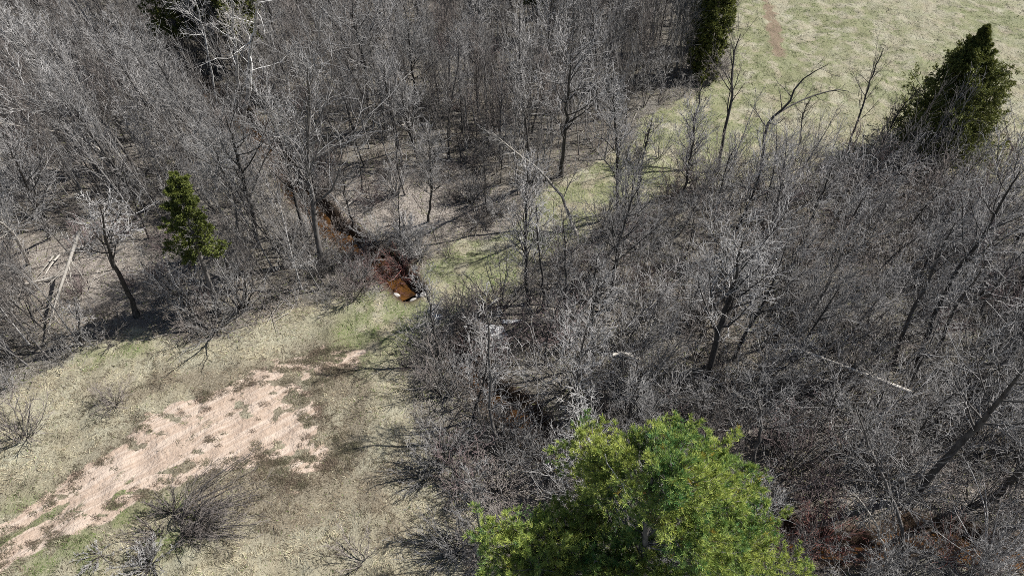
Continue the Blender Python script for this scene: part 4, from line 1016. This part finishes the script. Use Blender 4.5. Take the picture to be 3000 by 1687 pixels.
def big_pine():
    r = np.random.default_rng(80)
    b = gp(1845, 1900); b = A([b[0], b[1], float(height(b[0], b[1]))])
    top = gp(1925, 1400, 13.0)
    K = 12; t = np.linspace(0, 1, K)[:, None]; T = b * (1 - t) + top * t; T[:, 0] += .12 * np.sin(t[:, 0] * 5); TR = .20 * (1 - t[:, 0]) + .03
    tips = [  # limb tips (pixel u, v and height above the ground): the crown outline and its inner whorls
     (1700, 1255, 10.2), (1745, 1262, 10.4), (1790, 1290, 10.6), (1840, 1275, 11.2), (1900, 1262, 11.4), (1960, 1252, 11.8), (1990, 1262, 12.2), (2045, 1270, 11.6), (2110, 1285, 11.2),
     (2125, 1330, 11.0), (2190, 1345, 10.6), (2210, 1400, 10.2), (2240, 1415, 9.6), (2245, 1470, 9.4), (2235, 1520, 9.2), (2215, 1570, 9.0), (2240, 1600, 8.6), (2300, 1625, 8.2), (2340, 1660, 7.8),
     (2350, 1720, 7.6), (1760, 1330, 10.8), (1790, 1370, 10.8), (1830, 1330, 11.6), (1950, 1320, 12.8), (2010, 1330, 12.6), (2060, 1340, 12.0), 
     (1950, 1380, 13.3), (2010, 1390, 13.0), (2080, 1400, 12.2), (2140, 1410, 11.4), (2170, 1460, 10.8), (1900, 1450, 12.4), (1980, 1460, 12.6), (2060, 1470, 12.0), (2130, 1520, 11.0),
     (2040, 1530, 11.6), (1960, 1540, 11.4), (2100, 1580, 10.4), (2020, 1610, 10.6), (2160, 1620, 9.6), (2090, 1660, 9.8), (2200, 1680, 8.8), (2270, 1690, 8.2), (2130, 1720, 9.2), (1930, 1520, 11.2),
     (1880, 1560, 9.4), (1850, 1550, 8.8), (1790, 1430, 9.6), (1760, 1400, 9.2), (1720, 1440, 7.4), (1690, 1420, 7.0), (1740, 1480, 7.8),
     (1420, 1500, 9.2), (1440, 1530, 9.4), (1480, 1500, 9.2), (1500, 1545, 9.4), (1425, 1580, 9.4), (1460, 1600, 9.5), (1510, 1600, 9.6), (1460, 1660, 9.2), (1510, 1670, 9.2), (1415, 1640, 9.0), (1530, 1640, 9.3),
     (1590, 1510, 8.8), (1610, 1540, 8.8), (1570, 1560, 8.9), (1640, 1560, 8.6), (1620, 1600, 8.6), (1650, 1490, 8.6), (1700, 1500, 8.4), (1680, 1540, 8.4), (1630, 1480, 8.6),
     (1430, 1690, 6.4), (1640, 1690, 6.6), (1830, 1680, 8.0), (1880, 1660, 8.2), (1840, 1720, 8.4), (1950, 1690, 8.6), (2000, 1700, 9.2), (1780, 1540, 7.4), (1810, 1600, 7.0)]
    tips += [(1690, 1640, 8.4), (1745, 1590, 8.2), (1740, 1665, 8.0), (1800, 1640, 8.2), (1590, 1640, 8.6), (1650, 1610, 8.6), (1560, 1680, 8.6), (1715, 1232, 9.6), (1985, 1225, 12.0), (2150, 1290, 10.2), (2270, 1500, 8.4), (2375, 1640, 7.2), (1660, 1300, 9.4)]
    n = len(tips); TP = A([gp(u if u < 1940 else 1940 + (u - 1940) * .94, v + (22 if v < 1400 else 6), z) for u, v, z in tips]) + r.normal(0, .05, (n, 3))
    hb = np.clip(TP[:, 2] - r.uniform(.6, 1.6, n) - .18 * np.hypot(TP[:, 0] - top[0], TP[:, 1] - top[1]), 3.0, 12.6)
    f = (hb - b[2]) / (top[2] - b[2]); st = b + (top - b) * f[:, None]
    KB = 9; s = np.linspace(0, 1, KB)[None, :, None]
    B = st[:, None] * (1 - s) + TP[:, None] * s
    ln = np.linalg.norm(TP - st, axis=1)
    B[:, 1:-1, :2] += np.repeat(r.normal(0, .16, (n, 1, 2)), KB - 2, 1) * ln[:, None, None] * .4 * np.sin(np.linspace(0, np.pi, KB))[1:-1][None, :, None]
    B[..., 2] += -.10 * ln[:, None] * np.sin(np.linspace(0, np.pi, KB))[None]
    B[:, 1:-1] += r.normal(0, .05, (n, KB - 2, 3))
    BR = (.014 + .0065 * ln)[:, None] * (1 - .75 * np.linspace(0, 1, KB))[None]
    nn = n
    B1, R1 = kids(B, BR, 12, .5, 1.0, 1.2, 46, .06, 5, .10, .6, .008, r, fall=.55, absl=True)
    # cap side branches so that short limbs still carry foliage
    B2, R2 = kids(B1, R1, 6, .2, 1.0, .42, 42, .10, 3, .10, .7, .006, r, fall=.45)
    # needle tufts at the ends and along the outer half of the branchlets
    def ends(P, m, t0):
        t = np.concatenate([np.ones((len(P), 1)), t0 + (1 - t0) * r.random((len(P), m - 1))], 1) if m > 1 else np.ones((len(P), 1))
        a, d, _ = interp(P, np.ones(P.shape[:2]), np.minimum(t, .9999)); return a.reshape(-1, 3), d.reshape(-1, 3)
    pa, da = ends(B1, 5, .4); pb, db = ends(B2, 3, .3); pc, dc = ends(B, 9, .78)
    P = np.concatenate([pa, pb, pc]); D = np.concatenate([da, db, dc])
    k = r.random(len(P)) < .68; P, D = P[k], D[k]; N = len(P)
    m = 17
    D = norm(D + np.array([0, 0, .55]))
    ref = norm(r.normal(0, 1, (N, m, 3)))
    nd_ = norm(D[:, None] * r.uniform(.45, 1.1, (N, m, 1)) + ref * .6)
    L = r.uniform(.10, .165, (N, m, 1)); root = P[:, None] - D[:, None] * r.uniform(0, .07, (N, m, 1))
    side = norm(np.cross(nd_, norm(r.normal(0, 1, (N, m, 3))))) * r.uniform(.0045, .0075, (N, m, 1))
    tip = root + nd_ * L
    V = np.stack([root - side, root + side, tip + side * .5, tip - side * .5], 2).reshape(-1, 3)
    Q = np.arange(len(V)).reshape(-1, 4)
    tt = np.clip(r.normal(.4, .28, (N, 1)), 0, 1)
    lum = vnoise(P[:, 0] * 1.0, P[:, 1] * 1.0 + P[:, 2] * .7, .8)[:, None]
    tt = np.clip(tt + (lum - .5) * .8, 0, 1)
    col = A([.49, .55, .13]) * (1 - tt) + A([.09, .22, .07]) * tt
    yel = r.random((N, 1)) < .012; col = np.where(yel, A([.45, .33, .06]), col)
    C = np.repeat(col, m * 4, 0)
    print('pine tufts', N)
    o = link('pine_tree', None, loc=b); tag(o, 'large bright green pine with long needles in the lower middle', 'evergreen')
    # a few dead limbs, bleached white
    DT = A([gp(u, v, z) for u, v, z in [(1475, 1585, 7.3), (1505, 1570, 7.4), (1840, 1455, 12.1), (1690, 1470, 8.0), (1870, 1560, 9.6), (1900, 1215, 11.2), (1940, 1240, 11.3)]])
    DS = A([gp(u, v, z) for u, v, z in [(1575, 1665, 7.4), (1600, 1655, 7.4), (1770, 1330, 11.3), (1755, 1510, 8.0), (1790, 1450, 10), (1960, 1270, 11.6), (1985, 1265, 11.7)]])
    s5 = np.linspace(0, 1, 5)[None, :, None]; DB = DS[:, None] * (1 - s5) + DT[:, None] * s5 + r.normal(0, .03, (7, 5, 3)); DR = .018 * (1 - .6 * s5[..., 0]) * np.ones((7, 1))
    D1, DR1 = kids(DB, DR, 4, .2, 1, .4, 40, 0, 3, .14, .6, .006, r)
    sh = lambda vq: (vq[0] - b, vq[1])
    link('trunk', new_mesh('trunk', *sh(merge([tubes(T[None], TR[None], 10)])), M_TRUNKG, smooth=True), o)
    link('limbs', new_mesh('limbs', *sh(merge([tubes(B, BR, 5), tubes(B1, R1, 3), tubes(B2, R2, 3)])), M_TRUNKG), o)
    for q in range(7):
        link('dead_limb', new_mesh('dead_limb', *sh(merge([tubes(DB[q:q + 1], DR[q:q + 1], 5), tubes(D1[4 * q:4 * q + 4], DR1[4 * q:4 * q + 4], 3)])), M_DEAD), o)
    link('crown', new_mesh('crown', V - b, Q, M_NEEDLE, C), o)
big_pine()

# ---------------------------------------------------------------- snow, stones, culvert
def blob(name, u, v, sx, sy, sz, m_, lab, cat, seed, group=None, rough=.18, N=3, sink=.35, rot=0.0):
    import bmesh
    r = np.random.default_rng(seed); x, y = gp(u, v)[:2]
    bm = bmesh.new(); bmesh.ops.create_icosphere(bm, subdivisions=N, radius=1)
    Vv = A([list(q.co) for q in bm.verts]); Fc = A([[q.index for q in f.verts] for f in bm.faces]); bm.free()
    k = 1 + rough * (A([vnoise(a * 2 + seed, c * 2 + b_ * 3, 1.0) for a, b_, c in Vv]) * 2 - 1) + rough * .5 * (A([vnoise(a * 6 + seed, c * 6 + b_ * 5, 1.0) for a, b_, c in Vv]) * 2 - 1)
    Vv = Vv * k[:, None] * A([sx, sy, sz]); ca, sa = math.cos(rot), math.sin(rot)
    Vv = Vv @ A([[ca, sa, 0], [-sa, ca, 0], [0, 0, 1]])
    o = link(name, new_mesh(name, Vv, Fc, m_, smooth=(m_ is M_SNOW)), loc=(x, y, float(height(x, y)) + sz * (1 - 2 * sink) * .5))
    tag(o, lab, cat, group); return o
blob('snow_patch', 1445, 968, .78, .52, .20, M_SNOW, 'largest patch of old white snow lying in the thicket shade', 'snow', 1, 'snow patches', .35, 4, .3)
blob('snow_patch', 1487, 940, .30, .16, .10, M_SNOW, 'small snow patch above the largest one', 'snow', 2, 'snow patches', .4)
blob('snow_patch', 1513, 937, .32, .14, .10, M_SNOW, 'small snow patch furthest right, above the largest one', 'snow', 3, 'snow patches', .4)
blob('snow_patch', 1366, 958, .20, .12, .09, M_SNOW, 'tiny snow patch left of the largest one', 'snow', 4, 'snow patches', .4)
for i, (u, v, s, lab) in enumerate([(1210, 850, .36, 'largest pale stone where the stream goes under the track'), (1196, 858, .2, 'small stone left of the largest pale culvert stone'),
                                    (1222, 838, .24, 'pale stone behind the largest culvert stone'), (1158, 850, .2, 'pale stone at the water side of the culvert mouth'),
                                    (1270, 905, .34, 'white stone on the downstream side of the track'), (1268, 922, .24, 'small white stone just below the other downstream stone'),
                                    (1285, 928, .26, 'flat white stone nearest the thicket on the downstream side'), (1240, 862, .2, 'small pale stone right of the largest culvert stone')]):
    blob('stone', u, v, s * 1.2, s * .8, s * .6, M_ROCK if i != 6 else M_SNOW, lab, 'stone', 10 + i, 'pale stones at the track crossing', .3, 2, .35, i)
def culvert():
    a = gp(1212, 880); a2 = A([a[0], a[1], -.72]); c = gp(1345, 1015); c2 = A([c[0], c[1], -.75])
    d = norm(c2 - a2); a2 = a2 - d * .25
    Pp = A([a2 + (c2 - a2) * k for k in np.linspace(0, 1, 40)]); b = a2.copy()
    R = .33 + .010 * (np.arange(40) % 2)
    o_, q1 = tubes((Pp - b)[None], R[None], 20); i_, q2 = tubes((Pp - b)[None], (R - .02)[None], 20)
    rim = A([[k, (k + 1) % 20, 800 + (k + 1) % 20, 800 + k] for k in range(20)])
    V = np.vstack([o_, i_]); Q = np.vstack([q1, q2 + 800, rim])
    o = link('culvert', new_mesh('culvert', V, Q, M_PIPE, smooth=True), loc=b)
    tag(o, 'rusty steel pipe carrying the stream under the grassy track', 'culvert')
culvert()
# weeds on the bare soil, brown and low
def weeds():
    r = np.random.default_rng(91)
    x, y = scatter(60000, r)
    d = sdf(x, y, DIRT); east = sstep(-16, -9.5, x)
    w_ = np.exp(-np.abs(d) / .45) * .42 + east * .24 * sstep(.46, .6, fbm(x, y, 1.6, 2)) + .028
    k = (d > -.8) & (d < 6) & (r.random(len(x)) < w_ * .55); x, y = x[k], y[k]
    rad = np.clip(np.exp(r.normal(-2.0, .55, len(x))), .05, .45) * (1 + .5 * sstep(-14, -10, x))
    nb = np.clip((rad ** 2 * 3.14 * 650), 5, 260).astype(int); own = np.repeat(np.arange(len(x)), nb); n = len(own)
    a = r.uniform(0, 6.28, n); q = np.sqrt(r.random(n)) * rad[own] * r.uniform(.7, 1.25, n)
    X = x[own] + np.cos(a) * q * 1.3; Y = y[own] + np.sin(a) * q * .8
    tone = r.random(len(x))[own][:, None]; t = r.random((n, 1))
    c = (A([.20, .15, .115]) * (1 - tone) + A([.17, .165, .10]) * tone) * (.55 + .9 * t)
    V, Q, C = blades(np.stack([X, Y, height(X, Y)], -1), r.uniform(.06, .17, n), r.uniform(0, 6.28, n), np.abs(r.normal(.7, .3, n)), r.uniform(.004, .009, n), c, r)
    print('weeds', len(x), n)
    tag(link('weeds', new_mesh('weeds', V, Q, M_BLADE, C)), 'low brown weeds growing in tufts on and beside the bare pink soil', kind='stuff')
weeds()
print('tris', sum(len(o.data.polygons) for o in bpy.data.objects if o.type == 'MESH'), 'objects', len(bpy.data.objects))
